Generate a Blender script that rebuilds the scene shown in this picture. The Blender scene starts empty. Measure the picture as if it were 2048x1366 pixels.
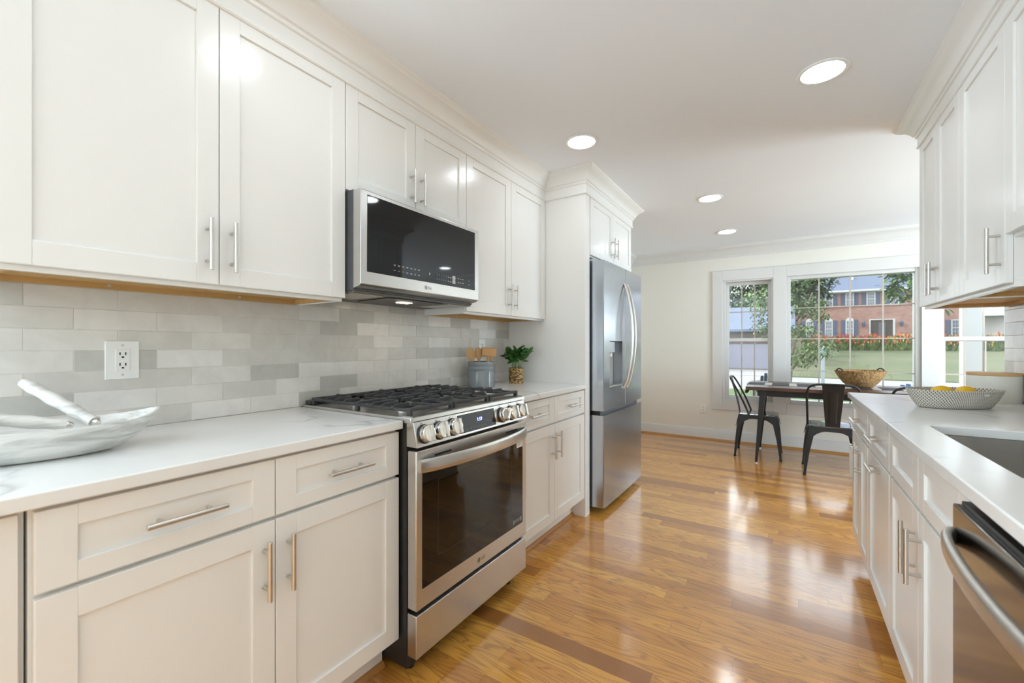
import bpy, bmesh, math, random
from mathutils import Vector, Matrix
random.seed(7)
S = bpy.context.scene
COL = S.collection
PI = math.pi

# ------------------------------------------------------------------ camera, world, sun, exposure
cd = bpy.data.cameras.new('camera')
cd.sensor_width = 36.0
cd.lens = 15.0
cd.shift_y = 7.0 / 2048.0
cd.clip_start = 0.02
cd.clip_end = 400
cd.dof.use_dof = True
cd.dof.focus_distance = 2.1
cd.dof.aperture_fstop = 3.2
cam = bpy.data.objects.new('camera', cd)
COL.objects.link(cam)
cam.location = (0, 0, 1.185)
cam.rotation_euler = (math.radians(90), 0, math.atan(548 / (2048 * 15 / 36)))
S.camera = cam

W = bpy.data.worlds.new('sky')
S.world = W
W.use_nodes = True
wb = W.node_tree.nodes['Background']
wb.inputs[0].default_value = (0.90, 0.95, 1.0, 1)
wb.inputs[1].default_value = 2.0

sl = bpy.data.lights.new('sun', 'SUN')
sl.energy = 1.9
sl.angle = math.radians(6)
sl.color = (1, 0.96, 0.9)
sun = bpy.data.objects.new('sun', sl)
COL.objects.link(sun)
sun.rotation_euler = Vector((0.8, 0.25, -0.9)).to_track_quat('-Z', 'Y').to_euler()

def fill_light(name, loc, look, sx, sy, e, col=(.66, .86, 1)):  # area light panel out of view, added to brighten the rooms
    a = bpy.data.lights.new(name, 'AREA'); a.shape = 'RECTANGLE'; a.size = sx; a.size_y = sy; a.energy = e; a.color = col
    o = bpy.data.objects.new(name, a); COL.objects.link(o); o.location = loc
    o.rotation_euler = Vector(look).to_track_quat('-Z', 'Z').to_euler()
fill_light('fill_rear_left', (-1.93, -1.35, 1.35), (1, .35, .5), 1.3, 1.6, 54)  # added fill shining in from behind the camera, no seen source
fill_light('fill_dining_side', (3.74, 3.95, 1.2), (-1, -.15, .5), 1.2, 1.9, 74)  # added fill for the dining area and ceiling, no seen door
LAMP = 17.5
vs = S.view_settings
vs.view_transform = 'Standard'
vs.look = 'None'
vs.gamma = 1
vs.exposure = 1.12
S.cycles.use_denoising = True
S.cycles.max_bounces = 10
S.cycles.diffuse_bounces = 6
S.cycles.glossy_bounces = 5
S.cycles.transmission_bounces = 6
S.cycles.transparent_max_bounces = 12
S.cycles.sample_clamp_indirect = 8
S.cycles.caustics_reflective = False
S.cycles.caustics_refractive = False

# ------------------------------------------------------------------ materials
class NT:
    def __init__(s, m):
        s.m = m; s.t = m.node_tree
    def n(s, kind, **kw):
        o = s.t.nodes.new('ShaderNode' + kind)
        for k, v in kw.items():
            if k.startswith('i_'):
                o.inputs[k[2:].replace('_', ' ')].default_value = v
            else:
                setattr(o, k, v)
        return o
    def l(s, a, b):
        s.t.links.new(a, b)
    def math(s, op, a, b=None, c=None):
        o = s.t.nodes.new('ShaderNodeMath'); o.operation = op
        for i, v in enumerate((a, b, c)):
            if v is None: continue
            if isinstance(v, (int, float)): o.inputs[i].default_value = v
            else: s.l(v, o.inputs[i])
        return o.outputs[0]
    def co(s, scale=(1, 1, 1), kind='Object'):
        tc = s.n('TexCoord'); mp = s.n('Mapping'); mp.inputs['Scale'].default_value = scale
        s.l(tc.outputs[kind], mp.inputs[0]); return mp.outputs[0]
    def noise(s, vec, scale=5, detail=3, rough=0.5, dist=0.0):
        o = s.n('TexNoise'); o.inputs['Scale'].default_value = scale; o.inputs['Detail'].default_value = detail
        o.inputs['Roughness'].default_value = rough; o.inputs['Distortion'].default_value = dist
        if vec is not None: s.l(vec, o.inputs['Vector'])
        return o.outputs[0]
    def ramp(s, fac, stops):
        o = s.n('ValToRGB'); e = o.color_ramp.elements
        while len(e) < len(stops): e.new(0.5)
        for el, (p, c) in zip(e, stops):
            el.position = p; el.color = tuple(c) + (1,) if len(c) == 3 else c
        s.l(fac, o.inputs[0]); return o.outputs[0]
    def mix(s, fac, a, b, mode='MIX'):
        o = s.n('Mix', data_type='RGBA', blend_type=mode)
        for i, v in ((0, fac), (6, a), (7, b)):
            if isinstance(v, (int, float)): o.inputs[i].default_value = v
            elif isinstance(v, tuple): o.inputs[i].default_value = v + (1,)
            else: s.l(v, o.inputs[i])
        return o.outputs[2]
    def bump(s, h, strength=0.2, dist=0.01):
        o = s.n('Bump'); o.inputs['Strength'].default_value = strength; o.inputs['Distance'].default_value = dist
        s.l(h, o.inputs['Height']); s.l(o.outputs[0], s.b.inputs['Normal'])

def mat(name, col, rough=0.5, metal=0.0, **kw):
    m = bpy.data.materials.new(name); m.use_nodes = True
    t = NT(m); t.b = m.node_tree.nodes['Principled BSDF']
    t.b.inputs['Base Color'].default_value = tuple(col) + (1,)
    t.b.inputs['Roughness'].default_value = rough
    t.b.inputs['Metallic'].default_value = metal
    for k, v in kw.items():
        t.b.inputs[k.replace('_', ' ')].default_value = v
    return m, t

def speckle(name, c1, c2, scale=20, rough=0.5, metal=0, stretch=(1, 1, 1), bump=0.0, **kw):
    m, t = mat(name, c1, rough, metal, **kw)
    n = t.noise(t.co(stretch), scale, 3)
    t.l(t.ramp(n, [(0.3, c1), (0.7, c2)]), t.b.inputs['Base Color'])
    if bump: t.bump(n, bump, 0.005)
    return m

M = {}
M['cab'] = speckle('white_cabinet_paint', (0.80, 0.79, 0.765), (0.815, 0.805, 0.78), 3, 0.22)
M['trim'] = speckle('white_trim_paint', (0.66, 0.655, 0.64), (0.68, 0.675, 0.66), 3, 0.4)
M['wall'] = speckle('greige_wall_paint', (0.77, 0.75, 0.69), (0.78, 0.76, 0.70), 2, 0.6)
M['ceil'] = speckle('ceiling_paint', (0.82, 0.85, 0.89), (0.835, 0.865, 0.905), 2, 0.8)
M['maple'] = speckle('raw_maple', (0.50, 0.29, 0.10), (0.58, 0.35, 0.13), 6, 0.5, stretch=(8, 1, 8))
M['nickel'] = speckle('brushed_nickel', (0.62, 0.60, 0.56), (0.67, 0.645, 0.605), 60, 0.3, 1.0)
M['black'] = speckle('black_enamel', (0.012, 0.012, 0.013), (0.018, 0.018, 0.018), 30, 0.35)
M['darkgap'] = mat('dark_recess', (0.01, 0.01, 0.01), 0.8)[0]
M['iron'] = speckle('cast_iron', (0.028, 0.028, 0.03), (0.045, 0.045, 0.048), 80, 0.5, bump=0.15)
M['chrome'] = mat('polished_metal', (0.75, 0.74, 0.72), 0.12, 1.0)[0]
M['white_plastic'] = mat('white_plastic', (0.82, 0.82, 0.80), 0.35)[0]
M['mark'] = mat('printed_grey_marks', (0.55, 0.56, 0.57), 0.5)[0]
M['logo'] = mat('etched_logo_grey', (0.12, 0.085, 0.075), 0.45)[0]

def steel(name, c=(0.60, 0.59, 0.57), rough=0.28, stretch=(1, 1, 60)):
    m, t = mat(name, c, rough, 1.0)
    n = t.noise(t.co(stretch), 9, 4, 0.6)
    c2 = tuple(x * 1.04 for x in c)
    t.l(t.ramp(n, [(0.3, c), (0.7, c2)]), t.b.inputs['Base Color'])
    r = t.n('MapRange'); r.inputs['To Min'].default_value = rough - 0.02; r.inputs['To Max'].default_value = rough + 0.03
    t.l(n, r.inputs[0]); t.l(r.outputs[0], t.b.inputs['Roughness'])
    return m
M['steel'] = steel('brushed_stainless')
M['steel_v'] = steel('brushed_stainless_upright', (0.50, 0.53, 0.575), 0.22, (60, 60, 1))
M['steel_dw'] = steel('brushed_stainless_dark', (0.33, 0.32, 0.31), 0.12, (1, 1, 60))
M['sink'] = steel('sink_steel', (0.55, 0.53, 0.5), 0.32, (40, 2, 2))

m, t = mat('smoked_oven_glass', (0.004, 0.003, 0.002), 0.02, IOR=1.5)
M['oven_glass'] = m
m, t = mat('black_microwave_glass', (0.009, 0.010, 0.012), 0.04, IOR=1.42)
M['mw_glass'] = m

def emit(name, col, s):
    m = bpy.data.materials.new(name); m.use_nodes = True
    b = m.node_tree.nodes['Principled BSDF']
    b.inputs['Base Color'].default_value = (0.8, 0.8, 0.8, 1)
    b.inputs['Emission Color'].default_value = tuple(col) + (1,)
    b.inputs['Emission Strength'].default_value = s
    b.inputs['Roughness'].default_value = .6
    return m
M['lamp'] = emit('lamp_diffuser', (0.86, 0.94, 1.0), LAMP)
M['hoodlamp'] = emit('hood_lamp', (1, 0.78, 0.52), 14)
M['led'] = emit('led_digits', (0.25, 0.3, 1.0), 2.6)
M['led_w'] = emit('led_white', (0.7, 0.8, 1.0), 0.6)

m = bpy.data.materials.new('window_glass'); m.use_nodes = True
t = NT(m); nt = m.node_tree
nt.nodes.remove(nt.nodes['Principled BSDF'])
tr = t.n('BsdfTransparent'); tr.inputs[0].default_value = (0.95, 0.97, 0.97, 1)
gl = t.n('BsdfGlossy'); gl.inputs['Roughness'].default_value = 0.0
fr = t.n('Fresnel'); fr.inputs[0].default_value = 1.45
ms = t.n('MixShader')
t.l(fr.outputs[0], ms.inputs[0]); t.l(tr.outputs[0], ms.inputs[1]); t.l(gl.outputs[0], ms.inputs[2])
t.l(ms.outputs[0], nt.nodes['Material Output'].inputs[0])
M['glass'] = m

# quartz with grey veins
m, t = mat('white_quartz', (0.8, 0.8, 0.78), 0.16)
v = t.co((1, 1, 1))
n1 = t.noise(v, 0.95, 4, 0.5, 0.5)
d1 = t.math('ABSOLUTE', t.math('SUBTRACT', n1, 0.5))
n2 = t.noise(v, 5.0, 3)
vein = t.ramp(d1, [(0.0, (0.54, 0.53, 0.515)), (0.006, (0.70, 0.695, 0.68)), (0.016, (0.80, 0.795, 0.775))])
msk = t.ramp(n2, [(0.45, (0, 0, 0)), (0.62, (1, 1, 1))])
n3 = t.noise(v, 2.2, 5, 0.6)
base = t.ramp(n3, [(0.3, (0.765, 0.76, 0.745)), (0.55, (0.805, 0.80, 0.785))])
t.l(t.mix(msk, base, vein), t.b.inputs['Base Color'])
M['quartz'] = m

# oak strip floor, boards along X
m, t = mat('oak_strip_floor', (0.5, 0.25, 0.08), 0.38, Coat_Weight=1.0, Coat_Roughness=0.13, Coat_IOR=1.6)
tc = t.n('TexCoord'); sx = t.n('SeparateXYZ'); t.l(tc.outputs['Object'], sx.inputs[0])
PW = 0.0826
yr = t.math('DIVIDE', sx.outputs[1], PW)
row = t.math('FLOOR', yr)
def wn(a, b=None):
    o = t.n('TexWhiteNoise', noise_dimensions='2D')
    c = t.n('CombineXYZ'); t.l(a, c.inputs[0])
    if b is not None: t.l(b, c.inputs[1])
    t.l(c.outputs[0], o.inputs[0]); return o.outputs[0]
rr = wn(row)
xl = t.math('DIVIDE', t.math('ADD', sx.outputs[0], t.math('MULTIPLY', rr, 7.3)), 0.78)
bid = t.math('FLOOR', xl)
rid = wn(row, bid)
gx = t.math('ADD', t.math('MULTIPLY', sx.outputs[0], 1.6), t.math('MULTIPLY', rid, 37.0))
gy = t.math('ADD', t.math('MULTIPLY', sx.outputs[1], 13.0), t.math('MULTIPLY', rid, 11.0))
cg = t.n('CombineXYZ'); t.l(gx, cg.inputs[0]); t.l(gy, cg.inputs[1]); t.l(t.math('MULTIPLY', rid, 5.0), cg.inputs[2])
gn = t.noise(cg.outputs[0], 0.95, 2, 0.45, 0.25)
rings = t.math('SINE', t.math('MULTIPLY', gn, 95.0))
rings = t.math('POWER', t.math('MULTIPLY_ADD', rings, 0.5, 0.5), 3.0)
cf = t.n('CombineXYZ'); t.l(t.math('MULTIPLY', gx, 2.0), cf.inputs[0]); t.l(t.math('MULTIPLY', gy, 18.0), cf.inputs[1])
fine = t.noise(cf.outputs[0], 1.0, 3, 0.6)
light = t.ramp(rid, [(0.0, (0.34, 0.125, 0.022)), (0.07, (0.50, 0.20, 0.032)), (0.2, (0.62, 0.265, 0.042)), (0.55, (0.72, 0.325, 0.052)), (0.88, (0.80, 0.40, 0.072)), (1.0, (0.55, 0.23, 0.038))])
fac = t.math('MULTIPLY', rings, 0.62)
c1 = t.mix(fac, light, (0.30, 0.115, 0.025))
c2 = t.mix(t.math('MULTIPLY', t.ramp(fine, [(0.35, (1, 1, 1)), (0.6, (0, 0, 0))]), 0.22), c1, (0.33, 0.13, 0.028))
ey = t.math('ABSOLUTE', t.math('SUBTRACT', t.math('FRACT', yr), 0.5))
ex = t.math('ABSOLUTE', t.math('SUBTRACT', t.math('FRACT', xl), 0.5))
gap = t.math('MAXIMUM', t.math('GREATER_THAN', ey, 0.488), t.math('GREATER_THAN', ex, 0.4988))
c3 = t.mix(t.math('MULTIPLY', gap, 0.45), c2, (0.10, 0.04, 0.012))
t.l(c3, t.b.inputs['Base Color'])
big = t.noise(tc.outputs['Object'], 1.3, 2)
h = t.math('ADD', t.math('MULTIPLY', gap, -0.3), t.math('ADD', t.math('MULTIPLY', rid, 0.15), t.math('MULTIPLY', big, 0.6)))
t.bump(h, 0.045, 0.003); t.l(t.b.inputs['Normal'].links[0].from_socket, t.b.inputs['Coat Normal'])
M['oak'] = m
M['shoe'] = speckle('oak_shoe_moulding', (0.42, 0.20, 0.06), (0.50, 0.25, 0.08), 5, 0.35, stretch=(1, 1, 10))

def tile(name, c):
    m, t = mat(name, c, 0.22)
    n = t.noise(t.co((1, 1, 1)), 11, 4, 0.6, 0.6)
    c2 = tuple(x * 0.90 for x in c)
    t.l(t.ramp(n, [(0.35, c2), (0.65, c)]), t.b.inputs['Base Color'])
    t.bump(t.noise(t.co((1, 1, 1)), 22, 3), 0.25, 0.004)
    return m
TILES = [tile('tile_white', (0.80, 0.775, 0.745)), tile('tile_pale', (0.74, 0.715, 0.675)), tile('tile_greige', (0.67, 0.645, 0.605)), tile('tile_grey', (0.55, 0.54, 0.505))]
M['grout'] = mat('grout', (0.70, 0.68, 0.64), 0.8)[0]

# ------------------------------------------------------------------ mesh builder
class G:
    def __init__(s): s.b = bmesh.new()
    def box(s, a, c, mi=0):
        x0, x1 = sorted((a[0], c[0])); y0, y1 = sorted((a[1], c[1])); z0, z1 = sorted((a[2], c[2]))
        v = [s.b.verts.new(p) for p in ((x0,y0,z0),(x1,y0,z0),(x1,y1,z0),(x0,y1,z0),(x0,y0,z1),(x1,y0,z1),(x1,y1,z1),(x0,y1,z1))]
        for f in ((3,2,1,0),(4,5,6,7),(0,1,5,4),(1,2,6,5),(2,3,7,6),(3,0,4,7)):
            s.b.faces.new([v[i] for i in f]).material_index = mi
        return s
    def loft(s, rings, cap=True, closed=True, mi=0):
        R = [[s.b.verts.new(p) for p in r] for r in rings]
        n = len(R[0])
        for a, b in zip(R, R[1:]):
            for i in range(n if closed else n - 1):
                j = (i + 1) % n
                s.b.faces.new((a[i], a[j], b[j], b[i])).material_index = mi
        if cap:
            s.b.faces.new(R[0][::-1]).material_index = mi; s.b.faces.new(R[-1]).material_index = mi
        return s
    def tube(s, pts, r, n=10, closed=False, sq=None, cap=True):
        P = [Vector(p) for p in pts]; k = len(P)
        rs = r if isinstance(r, (list, tuple)) else [r] * k
        rings = []; up = None
        for i in range(k):
            d = (P[(i + 1) % k] - P[i - 1]) if closed else (P[min(i + 1, k - 1)] - P[max(i - 1, 0)])
            d.normalize()
            if up is None:
                up = Vector((0, 0, 1)) if abs(d.z) < 0.9 else Vector((1, 0, 0))
            x = up - d * up.dot(d)
            if x.length < 1e-5: x = d.orthogonal()
            x.normalize(); y = d.cross(x); up = x
            rx, ry = (rs[i], rs[i]) if sq is None else (rs[i] * sq[0], rs[i] * sq[1])
            rings.append([P[i] + x * rx * math.cos(a * 2 * PI / n) + y * ry * math.sin(a * 2 * PI / n) for a in range(n)])
        if closed: rings.append(rings[0]); cap = False
        s.loft(rings, cap); return s
    def cyl(s, p, q, r, n=20, r2=None):
        p, q = Vector(p), Vector(q); d = (q - p).normalized(); x = d.orthogonal().normalized(); y = d.cross(x)
        r2 = r if r2 is None else r2
        s.loft([[c + x * rad * math.cos(a * 2 * PI / n) + y * rad * math.sin(a * 2 * PI / n) for a in range(n)] for c, rad in ((p, r), (q, r2))]); return s
    def lathe(s, prof, c=(0, 0), n=32, cap=True):
        s.loft([[Vector((c[0] + r * math.cos(a * 2 * PI / n), c[1] + r * math.sin(a * 2 * PI / n), z)) for a in range(n)] for r, z in prof], cap); return s
    def prism(s, poly, ax, a, b):
        f = {'x': lambda p, t: (t, p[0], p[1]), 'y': lambda p, t: (p[0], t, p[1]), 'z': lambda p, t: (p[0], p[1], t)}[ax]
        s.loft([[f(p, a) for p in poly], [f(p, b) for p in poly]]); return s
    def sweep(s, prof, path, side=1):
        """profile (outward, z) swept along an xy path with mitred corners; side=+1 outward is right of travel"""
        P = [Vector((p[0], p[1])) for p in path]; rings = []
        for i, p in enumerate(P):
            ns = []
            for a, b in ((i - 1, i), (i, i + 1)):
                if 0 <= a and b < len(P):
                    d = (P[b] - P[a]).normalized(); ns.append(Vector((d.y, -d.x)) * side)
            m = ns[0] if len(ns) == 1 else (ns[0] + ns[1]) / (1 + ns[0].dot(ns[1]))
            rings.append([(p.x + m.x * o, p.y + m.y * o, z) for o, z in prof])
        s.loft(rings); return s
    def sphere(s, c, r, sc=(1, 1, 1), n=16):
        bmesh.ops.create_uvsphere(s.b, u_segments=n, v_segments=n // 2 + 2, radius=r, matrix=Matrix.Translation(c) @ Matrix.Diagonal((*sc, 1)))
        return s
    def face(s, pts, mi=0):
        s.b.faces.new([s.b.verts.new(p) for p in pts]).material_index = mi; return s
    def rot(s, mtx):
        bmesh.ops.transform(s.b, matrix=mtx, verts=s.b.verts); return s

def wloc(o):
    v = Vector((0, 0, 0))
    while o is not None: v += o.location; o = o.parent
    return v

def ob(name, g, material, parent=None, bev=0, smooth=30, label=None, org=None, seg=2, nofix=False):
    me = bpy.data.meshes.new(name)
    if not nofix: bmesh.ops.recalc_face_normals(g.b, faces=g.b.faces)
    off = wloc(parent) if parent is not None else Vector(org if org is not None else (0, 0, 0))
    if off.length > 0: bmesh.ops.translate(g.b, vec=-off, verts=g.b.verts)
    g.b.to_mesh(me); g.b.free()
    for mm in (material if isinstance(material, list) else [material]): me.materials.append(mm)
    if smooth:
        me.polygons.foreach_set('use_smooth', [True] * len(me.polygons))
        me.set_sharp_from_angle(angle=math.radians(smooth))
    o = bpy.data.objects.new(name, me); COL.objects.link(o)
    if parent is not None: o.parent = parent
    else: o.location = off
    if bev:
        b = o.modifiers.new('bevel', 'BEVEL'); b.width = bev; b.segments = seg; b.limit_method = 'ANGLE'; b.angle_limit = math.radians(40)
        b.harden_normals = False
    if label: o['label'] = label
    return o

def tag(o, label, cat, group=None, kind=None):
    o['label'] = label; o['category'] = cat
    if group: o['group'] = group
    if kind: o['kind'] = kind
    return o

def thing(name, label, cat, loc=(0, 0, 0), group=None, kind=None):
    o = bpy.data.objects.new(name, None); COL.objects.link(o); o.location = loc
    o.empty_display_size = 0.05
    return tag(o, label, cat, group, kind)

def kids(o): return [c for c in bpy.data.objects if c.parent == o]
def copy_tree(o, parent=None):
    c = o.copy(); COL.objects.link(c)
    if parent is not None: c.parent = parent
    for ch in kids(o): copy_tree(ch, c)
    return c

def text_mesh(g_name, body, size, mtx, material, parent, extrude=0.0003):
    cu = bpy.data.curves.new(g_name, 'FONT'); cu.body = body; cu.size = size; cu.extrude = extrude
    cu.align_x = 'CENTER'; cu.align_y = 'CENTER'
    tmp = bpy.data.objects.new('tmp', cu); COL.objects.link(tmp)
    dg = bpy.context.evaluated_depsgraph_get()
    me = bpy.data.meshes.new_from_object(tmp.evaluated_get(dg))
    bpy.data.objects.remove(tmp); bpy.data.curves.remove(cu)
    g = G(); g.b.from_mesh(me); bpy.data.meshes.remove(me)
    g.rot(mtx)
    return ob(g_name, g, material, parent, smooth=0, nofix=True)

def facing_x(p, tilt=0):   # text plane that faces +X, reading along +Y, up Z (tilted back about Y)
    return Matrix.Translation(p) @ Matrix.Rotation(tilt, 4, 'Y') @ Matrix(((0, 0, 1, 0), (1, 0, 0, 0), (0, 1, 0, 0), (0, 0, 0, 1)))

# ------------------------------------------------------------------ constants
XL, XR = -1.795, 0.935          # kitchen side walls
YF = 5.85                       # far wall
ZC = 2.39                       # ceiling
YB = -2.3                       # wall behind the camera
YR = 3.155                      # end of the right kitchen wall
XD = 3.6                        # dining room right wall
UL, UR = -1.471, 0.607          # upper cabinet door faces
BL, BR = -1.168, 0.316          # base cabinet door faces
CL, CR = -1.150, 0.296          # counter front edges

# ------------------------------------------------------------------ room shell
def struct(name, g, m, label, cat, bev=0, **k):
    return tag(ob(name, g, m, bev=bev, **k), label, cat, kind='structure')

struct('floor', G().box((XL - .1, YB - .1, -.12), (XD + .1, YF + .15, 0)), M['oak'], 'glossy golden oak strip floor running through kitchen and dining area', 'floor')
struct('ceiling', G().box((XL - .1, YB - .1, ZC), (XD + .1, YF + .15, ZC + .12)), M['ceil'], 'flat white ceiling with recessed lights', 'ceiling')
struct('wall_left', G().box((XL - .1, -.7, 0), (XL, YF, ZC)).box((XL - .1, YB, 0), (XL, -2.0, ZC)).box((XL - .1, -2.0, 0), (XL, -.7, .55)).box((XL - .1, -2.0, 2.15), (XL, -.7, ZC)), M['wall'], 'painted wall behind the left cabinets and range', 'wall')  # opening behind the camera is unseen, added to admit the fill light
struct('wall_right', G().box((XR, YB, 0), (XR + .12, YR, ZC)), M['wall'], 'painted wall behind the right cabinets and sink', 'wall')
struct('wall_divider', G().box((XR + .12, YR - .12, 0), (XD, YR, ZC)), M['wall'], 'painted wall closing the dining area beside the kitchen', 'wall')
struct('wall_dining', G().box((XD, YR - .12, 0), (XD + .1, 3.3, ZC)).box((XD, 4.6, 0), (XD + .1, YF, ZC)).box((XD, 3.3, 2.2), (XD + .1, 4.6, ZC)).box((XD, 3.3, 0), (XD + .1, 4.6, .1)), M['wall'], 'painted side wall of the dining area', 'wall')  # unseen gap in this wall added so the dining fill can enter
g = G()
WX0, WX1, WZ0, WZ1 = -0.66, 1.815, 0.50, 1.985     # common window opening
g.box((XL, YF, 0), (WX0, YF + .15, ZC)); g.box((WX1, YF, 0), (XD, YF + .15, ZC))
g.box((WX0, YF, 0), (WX1, YF + .15, WZ0)); g.box((WX0, YF, WZ1), (WX1, YF + .15, ZC))
g.box((-.115, YF, WZ0), (-.005, YF + .15, WZ1)); g.box((1.155, YF, WZ0), (1.265, YF + .15, WZ1))
struct('wall_far', g, M['wall'], 'greige far wall with the row of three windows', 'wall')
struct('wall_back', G().box((XL - .1, YB - .1, 0), (XR + .12, YB, ZC)), M['wall'], 'painted wall behind the camera', 'wall')

# far wall trims
g = G()
CZ0, CZ1 = 0.385, 2.098
y0, y1 = YF - .022, YF
for a, b in ((-.775, -.66), (-.127, .006), (1.146, 1.277), (1.815, 1.93)):
    g.box((a, y0, CZ0), (b, y1, CZ1))
for a, b in ((-.66, -.127), (.006, 1.146), (1.277, 1.815)):
    g.box((a, y0, WZ1 - .012), (b, y1, CZ1)); g.box((a, y0, CZ0), (b, y1, WZ0 + .012))
struct('trim_1', g, M['trim'], 'wide white casing around the three far windows', 'window trim', bev=.003)
for k, (a, b) in enumerate((( -.66, -.115), (1.265, 1.815))):
    w = thing('window_%d' % (1 if k == 0 else 3), ('left' if k == 0 else 'right') + ' double hung white window beside the picture window', 'window', (a, YF, WZ0), kind='structure')
    yo = YF + .03
    g = G()   # jamb liner and head
    g.box((a, YF - .006, WZ0), (a + .03, YF + .14, WZ1)); g.box((b - .03, YF - .006, WZ0), (b, YF + .14, WZ1))
    g.box((a + .03, YF - .006, WZ1 - .03), (b - .03, YF + .14, WZ1)); g.box((a + .03, YF - .006, WZ0), (b - .03, YF + .14, WZ0 + .025))
    ob('window_frame', g, M['trim'], w, bev=.002)
    zm = 1.245
    for nm, za, zb, yy in (('lower_sash', WZ0 + .025, zm + .022, YF + .035), ('upper_sash', zm - .022, WZ1 - .03, YF + .075)):
        g = G(); s_ = .036
        A, B = a + .03, b - .03
        g.box((A, yy, za), (A + s_, yy + .034, zb)); g.box((B - s_, yy, za), (B, yy + .034, zb))
        g.box((A + s_, yy, za), (B - s_, yy + .034, za + (.045 if nm[0] != 'u' else .04))); g.box((A + s_, yy, zb - .04), (B - s_, yy + .034, zb))
        so = ob(nm, g, M['trim'], w, bev=.003)
        ia, ib, iz0, iz1 = A + s_, B - s_, za + .04, zb - .04
        ob('pane', G().box((ia - .005, yy + .016, iz0 - .005), (ib + .005, yy + .019, iz1 + .005)), M['glass'], so, smooth=0)
        g = G()
        for q in (1, 2):
            xx = ia + (ib - ia) * q / 3
            g.box((xx - .006, yy + .009, iz0), (xx + .006, yy + .0145, iz1))
        zz = (iz0 + iz1) / 2
        g.box((ia, yy + .0095, zz - .006), (ib, yy + .014, zz + .006))
        ob('muntins', g, speckle('bronze_white_grille', (0.46, 0.41, 0.36), (0.5, 0.45, 0.4), 9, 0.5), so)
w = thing('window_2', 'large picture window with thin grilles behind the dining table', 'window', (0, YF, WZ0), kind='structure')
a, b = -.005, 1.155
g = G(); fw = .05
g.box((a, YF + .01, WZ0), (a + fw, YF + .13, WZ1)); g.box((b - fw, YF + .01, WZ0), (b, YF + .13, WZ1))
g.box((a + fw, YF + .01, WZ0), (b - fw, YF + .13, WZ0 + fw)); g.box((a + fw, YF + .01, WZ1 - fw), (b - fw, YF + .13, WZ1))
ob('window_frame', g, M['trim'], w, bev=.004)
ob('pane', G().box((a + fw - .005, YF + .06, WZ0 + fw - .005), (b - fw + .005, YF + .064, WZ1 - fw + .005)), M['glass'], w, smooth=0)
g = G()
for xx in (.312, .588, .862): g.box((xx - .007, YF + .052, WZ0 + fw), (xx + .007, YF + .058, WZ1 - fw))
for zz in (.89, 1.255, 1.61): g.box((a + fw, YF + .0525, zz - .005), (b - fw, YF + .0575, zz + .005))
ob('muntins', g, bpy.data.materials['bronze_white_grille'], w)

# baseboards and crown
bb = [(0, 0), (.014, 0), (.014, .12), (.008, .132), (0, .134)]
struct('baseboard_far', G().sweep(bb, [(XL, YF), (XD, YF)], 1), M['trim'], 'white baseboard along the far wall under the windows', 'baseboard')
sh = [(.014, 0), (.032, 0), (.030, .010), (.024, .017), (.014, .020)]
struct('trim_2', G().sweep(sh, [(XL, YF), (XD, YF)], 1), M['shoe'], 'oak shoe moulding along the far baseboard', 'shoe moulding')
struct('baseboard_left', G().sweep(bb, [(XL, 3.83), (XL, YF - .014)], 1), M['trim'], 'white baseboard on the left wall past the refrigerator', 'baseboard')
cr = [(0, 2.262), (.012, 2.262), (.016, 2.272), (.016, 2.285), (.024, 2.295), (.034, 2.32), (.055, 2.345), (.085, 2.36), (.092, 2.372), (.098, 2.39), (0, 2.39)]
struct('trim_3', G().sweep(cr, [(XL, 3.83), (XL, YF), (XD, YF), (XD, YR)], 1), M['trim'], 'white crown moulding around the dining ceiling', 'crown moulding', smooth=25)
kc = [(-.02, 2.225), (.010, 2.225), (.014, 2.229), (.014, 2.236), (.010, 2.241), (.010, 2.292), (.018, 2.296), (.020, 2.303), (.018, 2.309), (.027, 2.314), (.036, 2.333), (.054, 2.356), (.074, 2.368), (.078, 2.374), (.087, 2.380), (.090, 2.39), (-.02, 2.39)]
struct('trim_4', G().sweep(kc, [(UL - .005, .12), (UL - .005, 2.741), (-1.162, 2.741), (-1.162, 3.775), (XL, 3.775)], 1), M['cab'], 'white crown moulding above the left cabinets and refrigerator', 'crown moulding', smooth=25)
kr = [(o, z if z > 2.3 else z + .022) for o, z in kc]
kr = [(o, max(z, 2.25)) for o, z in kc[:1]] + [(o, 2.25 + (z - 2.225) * (2.39 - 2.25) / (2.39 - 2.225)) for o, z in kc[1:]]
struct('trim_5', G().sweep(kr, [(XR, 3.138), (UR + .005, 3.138), (UR + .005, .9)], 1), M['cab'], 'white crown moulding above the right cabinets', 'crown moulding', smooth=25)

# ------------------------------------------------------------------ cabinets
def shaker(g, xf, d, y0, y1, z0, z1, th=.02, rail=.058, rec=.007):
    """shaker front whose face is at x=xf and looks along d*X"""
    xb = xf - d * th; xr = xf - d * rec
    g.box((xb, y0, z0), (xr - d * .0005, y1, z1))
    rz = min(rail, (z1 - z0) * .27)
    g.box((xr - d * .001, y0, z0), (xf, y0 + rail, z1)); g.box((xr - d * .001, y1 - rail, z0), (xf, y1, z1))
    g.box((xr - d * .001, y0 + rail, z0), (xf, y1 - rail, z0 + rz)); g.box((xr - d * .001, y0 + rail, z1 - rz), (xf, y1 - rail, z1))
    return g

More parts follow.
